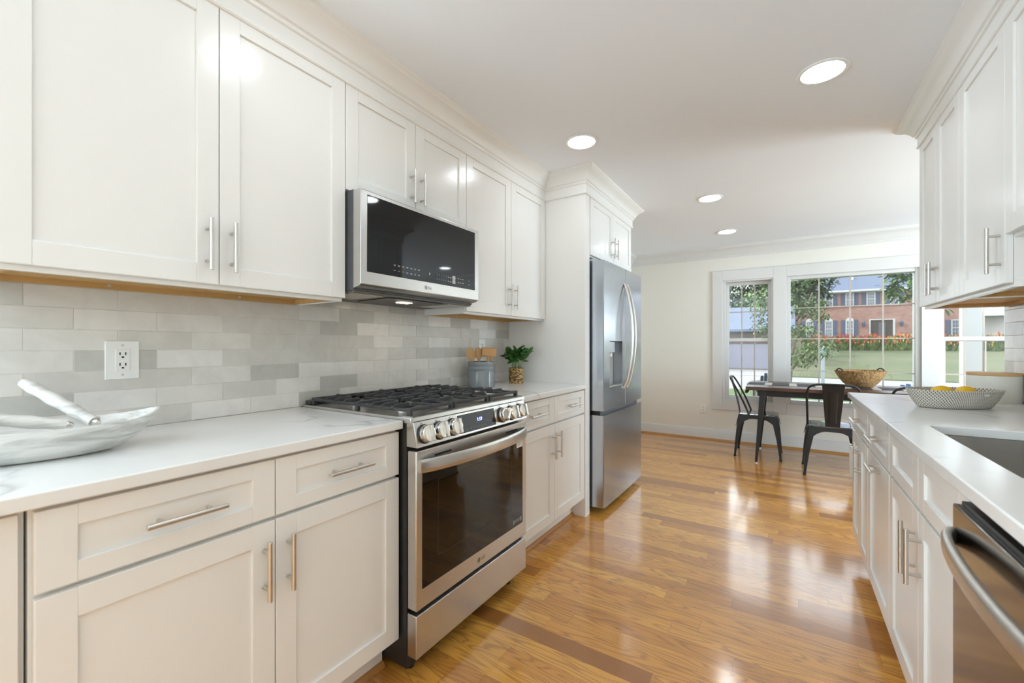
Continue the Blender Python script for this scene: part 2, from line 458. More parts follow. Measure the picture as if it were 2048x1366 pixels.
def bar(parent, xf, d, c, vertical, L=.156, cc=.096, r=.006, off=.032):
    y, z = c
    g = G(); x = xf + d * off
    if vertical: g.cyl((x, y, z - L / 2), (x, y, z + L / 2), r, 14)
    else: g.cyl((x, y - L / 2, z), (x, y + L / 2, z), r, 14)
    for s_ in (-1, 1):
        yy, zz = (y, z + s_ * cc / 2) if vertical else (y + s_ * cc / 2, z)
        g.cyl((xf - d * .001, yy, zz), (x, yy, zz), .0045, 12)
    return ob('handle', g, M['nickel'], parent, bev=.0008)

def front(name, cab, xf, d, y0, y1, z0, z1, hnd=None, vert=True):
    """hnd: centre of the bar handle (y, z)"""
    gp = .0015
    o = ob(name, shaker(G(), xf, d, y0 + gp, y1 - gp, z0 + gp, z1 - gp), M['cab'], cab, bev=.0012)
    if hnd: bar(o, xf, d, hnd, vert)
    return o

def upper(label, xw, xf, d, y0, y1, z0, z1, doors, group, lip=.012, wood=True):
    """doors: list of (y0,y1,handle_y or None)"""
    c = thing('wall_cabinet', label, 'cabinet', (xw, (y0 + y1) / 2, z0), group)
    xb = xf - d * .021
    zb = z0 - lip
    g = G(); e = .0008
    xw_ = xw + d * .002
    g.box((xw_, y0 + e, zb + .022), (xb, y1 - e, z1))
    g.box((xb - d * .019, y0 + e, zb), (xb, y1 - e, zb + .0225))                 # face frame rail
    g.box((xw_, y0 + e, zb), (xb - d * .0185, y0 + .014, zb + .0225)); g.box((xw_, y1 - .014, zb), (xb - d * .0185, y1 - e, zb + .0225))
    ob('body', g, M['cab'], c, bev=.001)
    if wood:
        g = G()
        g.box((xw_ + d * .012, y0 + .0145, zb + .018), (xb - d * .0195, y1 - .0145, zb + .0215))
        g.box((xw_, y0 + .0145, zb + .001), (xw_ + d * .018, y1 - .0145, zb + .0215))
        g.box((xw_ + d * .018, y0 + .0145, zb + .003), (xb - d * .0195, y0 + .03, zb + .0215)); g.box((xw_ + d * .018, y1 - .03, zb + .003), (xb - d * .0195, y1 - .0145, zb + .0215))
        un = ob('underside', g, M['maple'], c, label='bare maple underside of the white cabinet')
        for yy in (y0 + .3 * (y1 - y0), y0 + .72 * (y1 - y0)):
            ob('screw', G().cyl((xw_ + d * .0178, yy, zb + .012), (xw_ + d * .0195, yy, zb + .012), .005, 12), M['nickel'], un)
    for a, b, hy in doors:
        front('door', c, xf, d, a, b, z0, z1, (hy, z0 + .117) if hy else None)
    return c

G_UP = 'white upper cabinets'
ZU0, ZU1 = 1.37, 2.24
upper('tall white double door wall cabinet nearest the camera above the marble bowl', XL, UL, 1, .172, 1.068, ZU0, ZU1, [(.172, .62, .586), (.62, 1.068, .653)], G_UP)
upper('short white double door wall cabinet directly above the microwave', XL, UL, 1, 1.069, 1.829, 1.803, ZU1, [(1.069, 1.449, 1.418), (1.449, 1.829, 1.482)], G_UP, wood=False)
upper('white double door wall cabinet between the microwave and the refrigerator panel', XL, UL, 1, 1.830, 2.738, ZU0, ZU1, [(1.830, 2.282, 2.25), (2.282, 2.738, 2.316)], G_UP)
cfr = thing('wall_cabinet', 'deep white double door cabinet above the stainless refrigerator', 'cabinet', (XL, 3.3, 1.815), G_UP)
ob('body', G().box((XL + .002, 2.8165, 1.815), (-1.182, 3.772, 2.30)), M['cab'], cfr, bev=.001)
for a, b, hy in ((2.832, 3.298, 3.262), (3.298, 3.765, 3.334)):
    front('door', cfr, -1.16, 1, a, b, 1.822, 2.245, (hy, 1.945))
# end panel beside the fridge
pn = thing('refrigerator_end_panel', 'tall white panel from floor to crown left of the refrigerator', 'panel', (XL, 2.77, 0))
ob('panel', G().box((XL + .002, 2.741, 0), (-1.16, 2.765, 2.30)), M['cab'], pn, bev=.001)
ob('filler_strip', G().box((-1.21, 2.765, 0), (-1.16, 2.815, 2.30)), M['cab'], pn, bev=.001)

upper('white double door wall cabinet at the far end over the lemon basket', XR, UR, -1, 2.506, 3.132, 1.388, 2.27, [(2.506, 2.829, 2.797), (2.829, 3.132, 2.862)], G_UP)
upper('white single door wall cabinet second from the far end on the right', XR, UR, -1, 2.061, 2.505, 1.388, 2.27, [(2.061, 2.505, 2.098)], G_UP)
upper('shorter white wall cabinet raised over the sink', XR, UR, -1, 1.21, 2.060, 1.548, 2.27, [(1.21, 1.635, 1.60), (1.635, 2.060, 1.67)], G_UP)

G_BASE = 'white base cabinets'
def base(label, xw, xf, d, y0, y1, fronts, zt=.884, ends=()):
    c = thing('base_cabinet', label, 'cabinet', (xw, (y0 + y1) / 2, 0), G_BASE)
    xb = xf - d * .021; e = .0008
    xw_ = xw + d * .002
    if 'sink' in label: zt = .878
    if 'sink' in label:      # open top: sides, floor, back and face rail
        g = G().box((xw_, y0 + e, .118), (xb, y1 - e, .136)).box((xw_, y0 + e, .136), (xb, y0 + .018, zt)).box((xw_, y1 - .018, .136), (xb, y1 - e, zt))
        g.box((xw_, y0 + .018, .136), (xw_ + d * .012, y1 - .018, zt)).box((xb - d * .018, y0 + .018, .136), (xb, y1 - .018, zt))
    else: g = G().box((xw_, y0 + e, .118), (xb, y1 - e, zt))
    ob('body', g, M['cab'], c, bev=.001)
    xk = xb - d * .07
    ob('toe_kick', G().box((xw_, y0 + e, 0), (xk, y1 - e, .1175)), M['cab'], c)
    g = G(); q = [(0, 0), (.016, 0), (.014, .01), (.008, .016), (0, .018)]
    g.prism([(xk + d * (o + .0003), z) for o, z in q], 'y', y0 + e, y1 - e)
    ob('shoe_moulding', g, M['shoe'], c)
    for nm, a, b, z0, z1, hc, vert in fronts:
        front(nm, c, xf, d, a, b, z0, z1, hc, vert)
    return c
DZ0, DZ1, RZ0, RZ1 = .13, .712, .720, .876
HZ = .797
HD = .590
base('white base cabinet with two drawers and two doors under the marble bowl', XL, BL, 1, .180, 1.0705, [
    ('drawer', .185, .629, RZ0, RZ1, (.42, HZ), False), ('drawer', .629, 1.0695, RZ0, RZ1, (.855, HZ), False),
    ('door', .185, .629, DZ0, DZ1, (.598, HD), True), ('door', .629, 1.0695, DZ0, DZ1, (.662, HD), True)])
base('white corner base cabinet at the left edge with a set back face', XL, BL - .012, 1, -.35, .179, [
    ('door', -.30, .170, DZ0, RZ1, None, True)])
base('white base cabinet with two drawers and two doors right of the range', XL, BL, 1, 1.8305, 2.740, [
    ('drawer', 1.832, 2.29, RZ0, RZ1, (2.05, HZ), False), ('drawer', 2.29, 2.737, RZ0, RZ1, (2.54, HZ), False),
    ('door', 1.832, 2.29, DZ0, DZ1, (2.255, HD), True), ('door', 2.29, 2.737, DZ0, DZ1, (2.325, HD), True)])
base('white base cabinet at the far end of the right counter with a paired handle', XR, BR, -1, 2.531, 3.072, [
    ('drawer', 2.533, 3.070, RZ0, RZ1, (2.79, HZ), False),
    ('door', 2.533, 2.80, DZ0, DZ1, (2.768, HD), True), ('door', 2.80, 3.070, DZ0, DZ1, (2.832, HD), True)])
base('white pull out base cabinet with two level bar handles left of the sink base', XR, BR, -1, 2.051, 2.530, [
    ('drawer', 2.053, 2.528, RZ0, RZ1, (2.28, HZ), False), ('door', 2.053, 2.528, DZ0, DZ1, (2.28, .676), False)])
base('white sink base cabinet with two plain false fronts beside the dishwasher', XR, BR, -1, 1.243, 2.050, [
    ('drawer_front', 1.245, 1.645, RZ0, RZ1, None, False), ('drawer_front', 1.645, 2.048, RZ0, RZ1, None, False),
    ('door', 1.245, 1.645, DZ0, DZ1, (1.611, HD), True), ('door', 1.645, 2.048, DZ0, DZ1, (1.679, HD), True)])

# ------------------------------------------------------------------ countertops
ZT0, ZT1 = .8855, .915
tag(ob('countertop', G().box((XL + .002, -.35, ZT0), (CL, 1.0725, ZT1)), M['quartz'], bev=.003, org=(-1.5, .35, ZT0)), 'white veined quartz counter left of the range under the marble bowl', 'countertop', 'quartz countertops')
tag(ob('countertop', G().box((XL + .002, 1.8285, ZT0), (CL, 2.7395, ZT1)), M['quartz'], bev=.003, org=(-1.5, 2.3, ZT0)), 'short white quartz counter between range and refrigerator panel', 'countertop', 'quartz countertops')
g = G()
X0, X1, Y0, Y1 = CR, XR - .002, .55, 3.09
sx0, sx1, sy0, sy1, rc = .405, .80, 1.27, 1.975, .028
inner = []; outer = []
for (cx, cy, a0, oc) in ((sx1 - rc, sy1 - rc, 0, (X1, Y1)), (sx0 + rc, sy1 - rc, 90, (X0, Y1)), (sx0 + rc, sy0 + rc, 180, (X0, Y0)), (sx1 - rc, sy0 + rc, 270, (X1, Y0))):
    for k in range(6):
        a = math.radians(a0 + 18 * k)
        inner.append((cx + rc * math.cos(a), cy + rc * math.sin(a))); outer.append(oc)
N = len(inner)
tv = [g.b.verts.new((*p, ZT1)) for p in inner]; bv = [g.b.verts.new((*p, ZT0)) for p in inner]
oc_t = {}; oc_b = {}
for p in set(outer): oc_t[p] = g.b.verts.new((*p, ZT1)); oc_b[p] = g.b.verts.new((*p, ZT0))
for i in range(N):
    j = (i + 1) % N
    for (iv, ov) in ((tv, oc_t), (bv, oc_b)):
        if outer[i] == outer[j]: g.b.faces.new((iv[i], iv[j], ov[outer[i]]))
        else: g.b.faces.new((iv[i], iv[j], ov[outer[j]], ov[outer[i]]))
    g.b.faces.new((tv[i], tv[j], bv[j], bv[i]))
ol = [(X1, Y1), (X0, Y1), (X0, Y0), (X1, Y0)]
for i in range(4):
    p, q = ol[i], ol[(i + 1) % 4]
    g.b.faces.new((oc_t[p], oc_t[q], oc_b[q], oc_b[p]))
tag(ob('countertop', g, M['quartz'], bev=.003, org=(.6, 1.8, ZT0)), 'long white quartz counter with the sink cutout and lemon basket', 'countertop', 'quartz countertops')
# sink bowl
def rrect(x0, x1, y0, y1, r, z, n=5):
    out = []
    for cx, cy, a0 in ((x1 - r, y1 - r, 0), (x0 + r, y1 - r, 90), (x0 + r, y0 + r, 180), (x1 - r, y0 + r, 270)):
        for k in range(n + 1):
            a = math.radians(a0 + 90 * k / n); out.append((cx + r * math.cos(a), cy + r * math.sin(a), z))
    return out
sk = thing('kitchen_sink', 'undermount stainless sink set into the right counter', 'sink', (.6, 1.62, .67))
g = G()
e = .006
g.loft([rrect(sx0 - .02, sx1 + .02, sy0 - .02, sy1 + .02, .03, ZT0 - .0005), rrect(sx0 - e, sx1 + e, sy0 - e, sy1 + e, .03, ZT0 - .001),
        rrect(sx0 - e, sx1 + e, sy0 - e, sy1 + e, .03, .70), rrect(sx0 + .004, sx1 - .004, sy0 + .004, sy1 - .004, .03, .683), rrect(sx0 + .03, sx1 - .03, sy0 + .03, sy1 - .03, .03, .678)], cap=False)
g.face(rrect(sx0 + .03, sx1 - .03, sy0 + .03, sy1 - .03, .03, .678))
bmesh.ops.remove_doubles(g.b, verts=g.b.verts, dist=1e-5)
o = ob('bowl', g, M['sink'], sk)
sm = o.modifiers.new('thick', 'SOLIDIFY'); sm.thickness = .002; sm.offset = -1
ob('drain', G().lathe([(.0, .679), (.03, .679), (.045, .683), (.055, .6795), (.055, .6785), (0, .6785)], (.62, 1.62), 28, cap=False), M['chrome'], sk)

# ------------------------------------------------------------------ backsplashes
def backsplash(xw, d, y0, y1, z0, rows, jy, tones, seed, label, ztop):
    rnd = random.Random(seed); g = G()
    TW, TH, gr = .200, .0632, .0012
    g.box((xw + d * .0005, y0, .9155), (xw + d * .0072, y1, ztop), 4)
    for r in range(rows):
        za = z0 + r * TH; zb = min(za + TH, ztop)
        za_ = max(za, .9155)
        off = jy + (0 if r % 2 else TW / 2)
        k0 = math.floor((y0 - off) / TW)
        for k in range(k0, math.ceil((y1 - off) / TW)):
            a = max(off + k * TW, y0); b = min(off + (k + 1) * TW, y1)
            if b - a < .006: continue
            mi = tones.get((r, k))
            if mi is None: mi = rnd.choice((1, 1, 1, 2, 2, 2, 2, 0, 3) if r < 5 else (1, 2, 2, 2, 2, 2, 3))
            j = rnd.uniform(-.0006, .0006)
            g.box((xw + d * .003, a + gr / 2, za_ + gr / 2), (xw + d * (.0085 + j), b - gr / 2, zb - gr / 2), mi)
    return tag(ob('backsplash', g, TILES + [M['grout']], bev=.0012, smooth=0), label, 'backsplash', kind='structure')
TONES = {}
def px_tone(cx, cy, ox, oy, sc, tone):
    u, v = ox + cx / sc, oy + cy / sc
    f = 2048 * 15 / 36; th = math.atan(548 / f); c, s = math.cos(th), math.sin(th); r = (u - 1024) / f
    X, Y, Z = c * r - s, s * r + c, (690 - v) / f
    q = -1.787 / X; Y *= q; Z = 1.185 + Z * q
    row = math.floor((Z - .916) / .0632)
    off = .564 + (0 if row % 2 else .1)
    TONES[(row, math.floor((Y - off) / .2))] = tone
for a in ((880,460,2),(520,580,3),(1080,560,0),(1420,555,2),(1690,550,2),(1250,465,1),(1560,640,3),(1810,628,0),(670,790,0),(1000,790,1),(1420,745,2),(1695,720,0),(1880,690,3),(1260,855,0),(1560,815,0),(660,340,1),(1080,360,1),(1330,370,2),(280,330,2),(400,200,2),(870,240,2),(1250,270,2),(1810,320,1),(1930,320,3),(60,180,3),(380,830,3),(70,450,1),(400,450,1),(300,570,1),(300,690,2),(800,680,2),(1200,650,1)):
    px_tone(a[0], a[1], 0, 520, 2.846, a[2])
for a in ((420,1110,3),(560,1215,0),(770,1225,1),(660,1310,0),(820,1310,2),(1060,1150,0),(1340,1180,0),(1420,1255,0),(960,1230,2),(1130,1240,2),(200,1090,1),(700,1110,2),(900,1130,2)):
    px_tone(a[0], a[1], 600, 340, 3.794, a[2])
for a in ((600,130,3),(150,150,0),(1150,120,1),(1600,60,1),(1400,210,1),(900,260,1)):
    px_tone(a[0], a[1], 600, 750, 7.877, a[2])
backsplash(XL, 1, -.35, 2.7405, .916, 8, .564, TONES, 3, 'pale handmade brick tile backsplash behind the range counter', 1.41)
backsplash(XR, -1, .55, 3.15, .9155, 8, .55, {}, 5, 'glossy pale tile backsplash behind the sink counter', 1.372)
struct('trim_6', G().box((XR - .013, .55, .9155), (XR - .009, 3.15, .924)), M['trim'], 'thin white caulk strip where right tile meets counter', 'trim')

# ------------------------------------------------------------------ outlets
def outlet(label, c, d, axis, w=.072, h=.115, gang=1):
    o = thing('wall_outlet', label, 'outlet', c, 'white wall outlets')
    x, y, z = c
    def bx(a0, a1, b0, b1, t0, t1):
        if axis == 'x': return ((x + d * t0, y + a0, z + b0), (x + d * t1, y + a1, z + b1))
        return ((x + a0, y + d * t0, z + b0), (x + a1, y + d * t1, z + b1))
    ob('cover_plate', G().box(*bx(-w / 2, w / 2, -h / 2, h / 2, 0, .006)), M['white_plastic'], o, bev=.002)
    ob('receptacle', G().box(*bx(-.0175, .0175, -.034, .034, .0055, .0085)), M['white_plastic'], o, bev=.001)
    g = G()
    for s_ in (-1, 1):
        g.box(*bx(-.0085, -.0055, s_ * .017 - .001, s_ * .017 + .008, .008, .0088)); g.box(*bx(.0055, .0085, s_ * .017 - .001, s_ * .017 + .008, .008, .0088))
        g.box(*bx(-.003, .003, s_ * .017 - .010, s_ * .017 - .005, .008, .0088))
    ob('slots', g, M['darkgap'], o)
    for s_ in (-1, 1): ob('screw', G().box(*bx(-.003, .003, s_ * .047 - .003, s_ * .047 + .003, .0055, .0068)), M['mark'], o)
outlet('white outlet plate on the tile above the marble bowl', (XL + .0088, .474, 1.137), 1, 'x', .084, .122)
outlet('white outlet plate on the tile behind the utensil crock', (XL + .0088, 2.387, 1.168), 1, 'x')
outlet('white outlet plate low on the far wall left of the windows', (-.881, YF - .0002, .382), -1, 'y')

# ------------------------------------------------------------------ recessed ceiling lights
def lamp0():
    o = thing('recessed_ceiling_light', 'round recessed ceiling light, right of the two nearest the camera in view', 'ceiling light', (0, 0, ZC), 'recessed ceiling lights')
    g = G(); g.lathe([(.080, 0), (.096, -.001), (.097, -.004), (.092, -.007), (.080, -.006), (.080, 0)], (0, 0), 48, cap=False)
    ob('trim_ring', g.rot(Matrix.Translation((0, 0, ZC))), M['white_plastic'], o)
    g = G(); g.lathe([(.0801, -.0015), (.0801, -.0035), (.04, -.0042), (.001, -.0045)], (0, 0), 48)
    ob('diffuser', g.rot(Matrix.Translation((0, 0, ZC))), M['lamp'], o)
    return o
L0 = lamp0()
for k, (x, y, lab) in enumerate([(.135, 2.32, None), (-1.02, 2.35, 'round recessed ceiling light nearest the refrigerator crown'), (-.524, 3.82, 'round recessed ceiling light in the middle of the ceiling past the refrigerator'),
        (-.527, 5.045, 'smallest recessed ceiling light closest to the far crown moulding'), (-1.0, .87, 'recessed ceiling light above the range counter, just out of view'),
                (1.72, 5.05, 'recessed dining light near the right window seen in the microwave glass'), (1.72, 3.82, 'recessed dining light beside the kitchen wall end')]):
    o = L0 if k == 0 else copy_tree(L0)
    o.location = (x, y, ZC)
    if lab: o['label'] = lab

def cut(o, g):
    """carve a recess with a temporary cutter, leaving one mesh"""
    me = bpy.data.meshes.new('cut'); bmesh.ops.recalc_face_normals(g.b, faces=g.b.faces); g.b.to_mesh(me); g.b.free()
    c = bpy.data.objects.new('cut', me); COL.objects.link(c)
    md = o.modifiers.new('cut', 'BOOLEAN'); md.operation = 'DIFFERENCE'; md.object = c; md.solver = 'EXACT'
    c.location = (0, 0, 0)
    bpy.context.view_layer.update()
    dg = bpy.context.evaluated_depsgraph_get()
    new = bpy.data.meshes.new_from_object(o.evaluated_get(dg))
    o.modifiers.remove(md); o.data = new
    bpy.data.objects.remove(c)
    o.data.set_sharp_from_angle(angle=math.radians(30))

def bowed(p0, p1, out, bow, hw, th, n=18, power=.7, foot=.012):
    """flat bar handle from p0 to p1 bowed along 'out'; hw = half height across, th = half thickness"""
    p0, p1, out = Vector(p0), Vector(p1), Vector(out); d = (p1 - p0).normalized(); w = d.cross(out)
    rings = []
    for i in range(n + 1):
        t = i / n
        b = bow * math.sin(PI * min(max(t, 0), 1)) ** power
        c = p0 + (p1 - p0) * t + out * (b + foot * 0)
        k = 12; r = []
        for a in range(k):
            an = 2 * PI * (a + .5) / k
            ca, sa = math.cos(an), math.sin(an)
            ca = math.copysign(abs(ca) ** .6, ca); sa = math.copysign(abs(sa) ** .6, sa)
            r.append(c + w * hw * ca + out * th * sa)
        rings.append(r)
    return rings

# ------------------------------------------------------------------ gas range
RY0, RY1 = 1.0745, 1.8265
rg = thing('gas_range', 'stainless slide in gas range with black oven window between the left base cabinets', 'range', (-1.45, 1.45, 0))
ob('body', G().box((-1.775, RY0 + .002, .03), (-1.137, RY1 - .002, .905)), M['black'], rg)
for yy in (RY0 + .05, RY1 - .05):
    for xx in (-1.72, -1.17): ob('foot', G().cyl((xx, yy, 0), (xx, yy, .032), .016, 14), M['black'], rg)
ck = ob('cooktop', G().box((-1.775, RY0, .9055), (-1.115, RY1, .926)), M['steel'], rg, bev=.002)
ob('rear_vent', G().box((-1.775, RY0 + .01, .926), (-1.735, RY1 - .01, .942)), M['iron'], ck, bev=.003)
ob('front_trim', G().prism([(-1.16, .9262), (-1.16, .930), (-1.112, .932), (-1.101, .928), (-1.0985, .915), (-1.112, .912), (-1.1145, .9262)], 'y', RY0, RY1), M['steel'], rg)
cp = ob('control_panel', G().prism([(-1.137, .9115), (-1.1035, .9115), (-1.083, .823), (-1.137, .823)], 'y', RY0 + .001, RY1 - .001), M['steel'], rg, bev=.0015)
TILT = math.atan2(.0205, .0885)
def on_panel(y, t):       # t: 0 top .. 1 bottom
    return Vector((-1.1035 + .0205 * t, y, .9115 - .0885 * t))
PN = Vector((math.cos(TILT), 0, math.sin(TILT)))
def pmat(y, t, off=0): return facing_x(on_panel(y, t) + PN * off, -TILT)
dsp = ob('display', G().box((-.127, -.037, -.004), (.127, .037, .0015)).rot(pmat(1.434, .5)), M['mw_glass'], rg, bev=.0006)
ob('display_bezel', G().box((-.131, -.041, -.004), (.131, .041, .0008)).rot(pmat(1.434, .5)), M['chrome'], rg)
text_mesh('clock_digits', '1:19', .021, pmat(1.447, .45, .0017), M['led'], dsp)
g = G()
for i in range(9):
    x = -.105 + i * .026 - (.0 if i < 5 else .004); gg = [(x - .006, -.026, x + .006, -.0245), (x - .005, -.0225, x + .004, -.021)]
    for a in gg: g.box((a[0], a[1], .0013), (a[2], a[3], .0017))
for i in range(3):
    for j in range(3): g.box((.055 + i * .014 - .001, .020 - j * .013, .0013), (.055 + i * .014 + .0012, .0235 - j * .013, .0017))
g.box((-.115, .026, .0013), (-.095, .028, .0017))
ob('printed_marks', g.rot(pmat(1.434, .5)), mat('dim_print', (0.16, 0.165, 0.17), .5)[0], dsp)
for i, yy in enumerate((1.119, 1.196, 1.273, 1.615, 1.69, 1.766)):
    mt = pmat(yy, .52)
    g = G(); g.lathe([(.0, 0), (.0295, 0), (.0295, .004), (.027, .0065), (0, .0065)], (0, 0), 32)
    mt = mt @ Matrix.Diagonal((1.18, 1.18, 1.1, 1)); kb = ob('knob', G().lathe([(0, .0066), (.0262, .0066), (.0272, .010), (.0262, .024), (.0245, .027), (.0215, .0275), (.020, .0258), (0, .0258)], (0, 0), 40).rot(mt), M['chrome'], rg, smooth=25)
    ob('knob_base', g.rot(mt), M['black'], kb)
    a = math.radians(-40 if i == 3 else 0)
    gr = G().prism([(-.026, .025), (.026, .025), (.0235, .043), (-.0235, .043)], 'x', -.0055, .0055)
    ob('grip', gr.rot(mt @ Matrix.Rotation(a, 4, 'Z')), M['nickel'], kb, bev=.0012)
    g = G()
    for q, (dx, dy) in enumerate(((-.010, .034), (-.004, .034), (-.010, .039), (-.004, .039), (.012, .033))): g.box((dx - .0016, dy - .0016, 0), (dx + .0016, dy + .0016, .0003))
    ob('burner_mark', g.rot(pmat(yy, .52, .0002)), M['logo'], cp)
dr = ob('oven_door', G().box((-1.133, RY0 + .001, .247), (-1.0885, RY1 - .001, .810)), M['steel'], rg, bev=.004)
ob('oven_window', G().box((-1.0895, 1.104, .317), (-1.0868, 1.789, .732)), M['oven_glass'], dr, bev=.0006)
g = G(); dim = mat('faint_window_line', (0.035, 0.030, 0.022), .3)[0]
for a, b in (((1.185, .405), (1.688, .4065)), ((1.185, .688), (1.688, .6895)), ((1.185, .405), (1.1865, .6895)), ((1.6865, .405), (1.688, .6895))):
    g.box((-1.0869, a[0], a[1]), (-1.0866, b[0], b[1]))
ob('window_outline', g, dim, dr)
g = G()
for a, b in ((1.168, 1.262), (1.645, 1.74)): g.box((-1.0895, a, .776), (-1.0880, b, .783))
ob('vent_slots', g, M['darkgap'], dr)
g = G().loft(bowed((-1.083, 1.088, .757), (-1.083, 1.813, .757), (1, 0, 0), .050, .024, .007, power=.62))
ob('handle', g, M['steel'], dr, smooth=50)
st = ob('sticker', G().box((-1.087, 1.733, .690), (-1.0863, 1.786, .722)), M['white_plastic'], dr, label='small white sticker on the oven window corner')
g = G()
for yy, w in ((1.743, .006), (1.757, .008), (1.772, .007)): g.box((-1.0864, yy - w / 2, .698), (-1.0860, yy + w / 2, .714))
ob('sticker_print', g, M['mark'], st)
g = G()
for a, b in (((1.706, .331), (1.709, .352)), ((1.772, .331), (1.775, .352)), ((1.709, .338), (1.772, .3395)), ((1.709, .346), (1.772, .3475))): g.box((-1.0869, a[0], a[1]), (-1.0864, b[0], b[1]))
ob('corner_badge', g, M['mark'], dr)
def lg(parent, x, y, z, sc, material):
    g = G(); g.lathe([(0, 0), (.0105, 0), (.0105, .0004), (0, .0004)], (0, 0), 28)
    ob('logo_disc', g.rot(facing_x((x, y - .0 * sc, z)) @ Matrix.Scale(sc, 4)), material, parent)
    g = G()
    g.box((-.003, -.004, .0003), (-.002, .006, .0006)); g.box((-.003, -.005, .0003), (.0015, -.004, .0006))
    g.lathe([(.0072, .0003), (.0082, .0003), (.0082, .0006), (.0072, .0006)], (0, 0), 24, cap=False)
    g.box((.0035, -.0005, .0003), (.0077, .0005, .0006))
    ob('logo_face', g.rot(facing_x((x, y, z)) @ Matrix.Scale(sc, 4)), M['steel'], parent)
    text_mesh('logo_letters', 'LG', .021 * sc, facing_x((x + .0002, y + .031 * sc, z)), material, parent)
lg(dr, -1.0884, 1.437, .279, 1.0, M['logo'])
dw = ob('storage_drawer', G().box((-1.135, RY0 + .002, .078), (-1.0895, RY1 - .002, .230)), M['steel'], rg, bev=.003)
ob('drawer_grip', G().box((-1.132, RY0 + .02, .2305), (-1.105, RY1 - .02, .2435)), M['black'], dw, bev=.002)
# grates and burners
for gi in range(3):
    ya = RY0 + .012 + gi * .2445; yb = ya + .239
    xa, xb, zt, h = -1.722, -1.140, .962, .013
    g = G(); w = .0075
    for xx in (xa, xb): g.box((xx - w, ya, zt - .017), (xx + w, yb, zt - .005))
    for yy in (ya + w, yb - w): g.box((xa, yy - w, zt - .019), (xb, yy + w, zt - .008))
    for xx in (xa, (xa + xb) / 2, xb):
        for yy in (ya + w, yb - w): g.box((xx - .009, yy - .007, .9262), (xx + .009, yy + .007, zt - .006))
    ym = (ya + yb) / 2
    g.box((xa, ym - .005, zt - .012), (xa + .10, ym + .005, zt)); g.box((xb - .10, ym - .005, zt - .012), (xb, ym + .005, zt))
    g.box(((xa + xb) / 2 - .10, ym - .005, zt - .012), ((xa + xb) / 2 + .10, ym + .005, zt))
    g.box(((xa + xb) / 2 - w, ya, zt - .014), ((xa + xb) / 2 + w, yb, zt))
    for xx in (xa + .085, xa + .145, xa + .205, xb - .205, xb - .145, xb - .085):
        for y0_, y1_, s_ in ((ya, ym - .035, 1), (ym + .035, yb, -1)):
            yo, yi = (y0_, y1_) if s_ > 0 else (y1_, y0_)
            g.prism([(yo, zt - .018), (yo, zt - .008), (yo + s_ * .016, zt + .003), (yi - s_ * .004, zt + .003), (yi, zt - .002), (yi, zt - .010)], 'x', xx - .0045, xx + .0045)
    ob('grate', g, M['iron'], rg, bev=.0025)
    for xx in ((xa + .146, xb - .146) if gi != 1 else ((xa + xb) / 2,)):
        rad = .05 if gi != 1 else .058
        bn = ob('burner', G().lathe([(0, .9262), (rad, .9262), (rad * .95, .934), (rad * .8, .938), (0, .938)], (xx, ym), 28), M['nickel'], rg)
        ob('burner_cap', G().lathe([(0, .9382), (rad * .78, .9382), (rad * .78, .944), (rad * .7, .947), (0, .947)], (xx, ym), 28), M['black'], bn)

# ------------------------------------------------------------------ microwave
mw = thing('microwave', 'stainless over the range microwave with black glass door', 'microwave', (-1.6, 1.45, 1.40))
ob('body', G().box((XL + .0005, RY0, 1.402), (-1.433, RY1, 1.798)), speckle('grey_sheet_metal', (.06, .065, .07), (.075, .08, .085), 30, .4), mw, bev=.001)
md = ob('door', G().prism([(-1.432, 1.409), (-1.40, 1.4166), (-1.387, 1.424), (-1.385, 1.792), (-1.390, 1.795), (-1.432, 1.795)], 'y', RY0 - .0005, RY1), M['steel'], mw, bev=.002)
ob('glass', G().box((-1.388, 1.104, 1.474), (-1.3842, 1.793, 1.778)), M['mw_glass'], md, bev=.001)
gp_ = bpy.data.objects['glass']
def mm(y, z): return facing_x((-1.3841, y, z))
for i, (ra, rb) in enumerate((('1', '6'), ('2', '7'), ('3', '8'), ('4', '9'), ('5', '0'))):
    for ch, z in ((ra, 1.517), (rb, 1.496)): text_mesh('keypad_digit', ch, .0085, mm(1.502 + i * .0155, z), M['mark'], gp_)
text_mesh('clock_digit', '1', .015, mm(1.452, 1.513), M['led_w'], gp_)
g = G()
for i in range(7):
    y = 1.243 + i * .0235
    for z in (1.520, 1.4965):
        g.box((-1.3843, y - .006, z + .0012), (-1.3840, y + .006, z + .0026)); 
        if i > 2 or z > 1.51: g.box((-1.3843, y - .0045, z - .0022), (-1.3840, y + .005, z - .0008))
for i in range(2):
    for z in (1.516, 1.4965):
        for dz in (0, -.0035): g.box((-1.3843, 1.578 + i * .016, z + dz), (-1.3840, 1.589 + i * .016, z + dz + .0016))
for i in range(3):
    for z in (1.516, 1.497): g.box((-1.3843, 1.652 + i * .018, z), (-1.3840, 1.663 + i * .018, z + .003))
for z in (1.515, 1.495): g.box((-1.3843, 1.735, z), (-1.3840, 1.750, z + .002))
ob('printed_marks', g, M['mark'], gp_)
g = G(); g.box((-1.3843, 1.612, 1.508), (-1.3840, 1.634, 1.526)); g.box((-1.3843, 1.612, 1.488), (-1.3840, 1.634, 1.5065))
ob('start_keys', g, M['mark'], gp_)
lg(md, -1.3862, 1.432, 1.448, .8, mat('pale_logo', (.33, .33, .32), .4)[0])
un = ob('underside', G().box((XL + .01, RY0 + .006, 1.393), (-1.435, RY1 - .006, 1.4018)), speckle('dark_grille_plate', (.10, .095, .085), (.13, .125, .11), 40, .4), mw, bev=.001)
m, t = mat('filter_mesh', (.55, .5, .45), .35, .6)
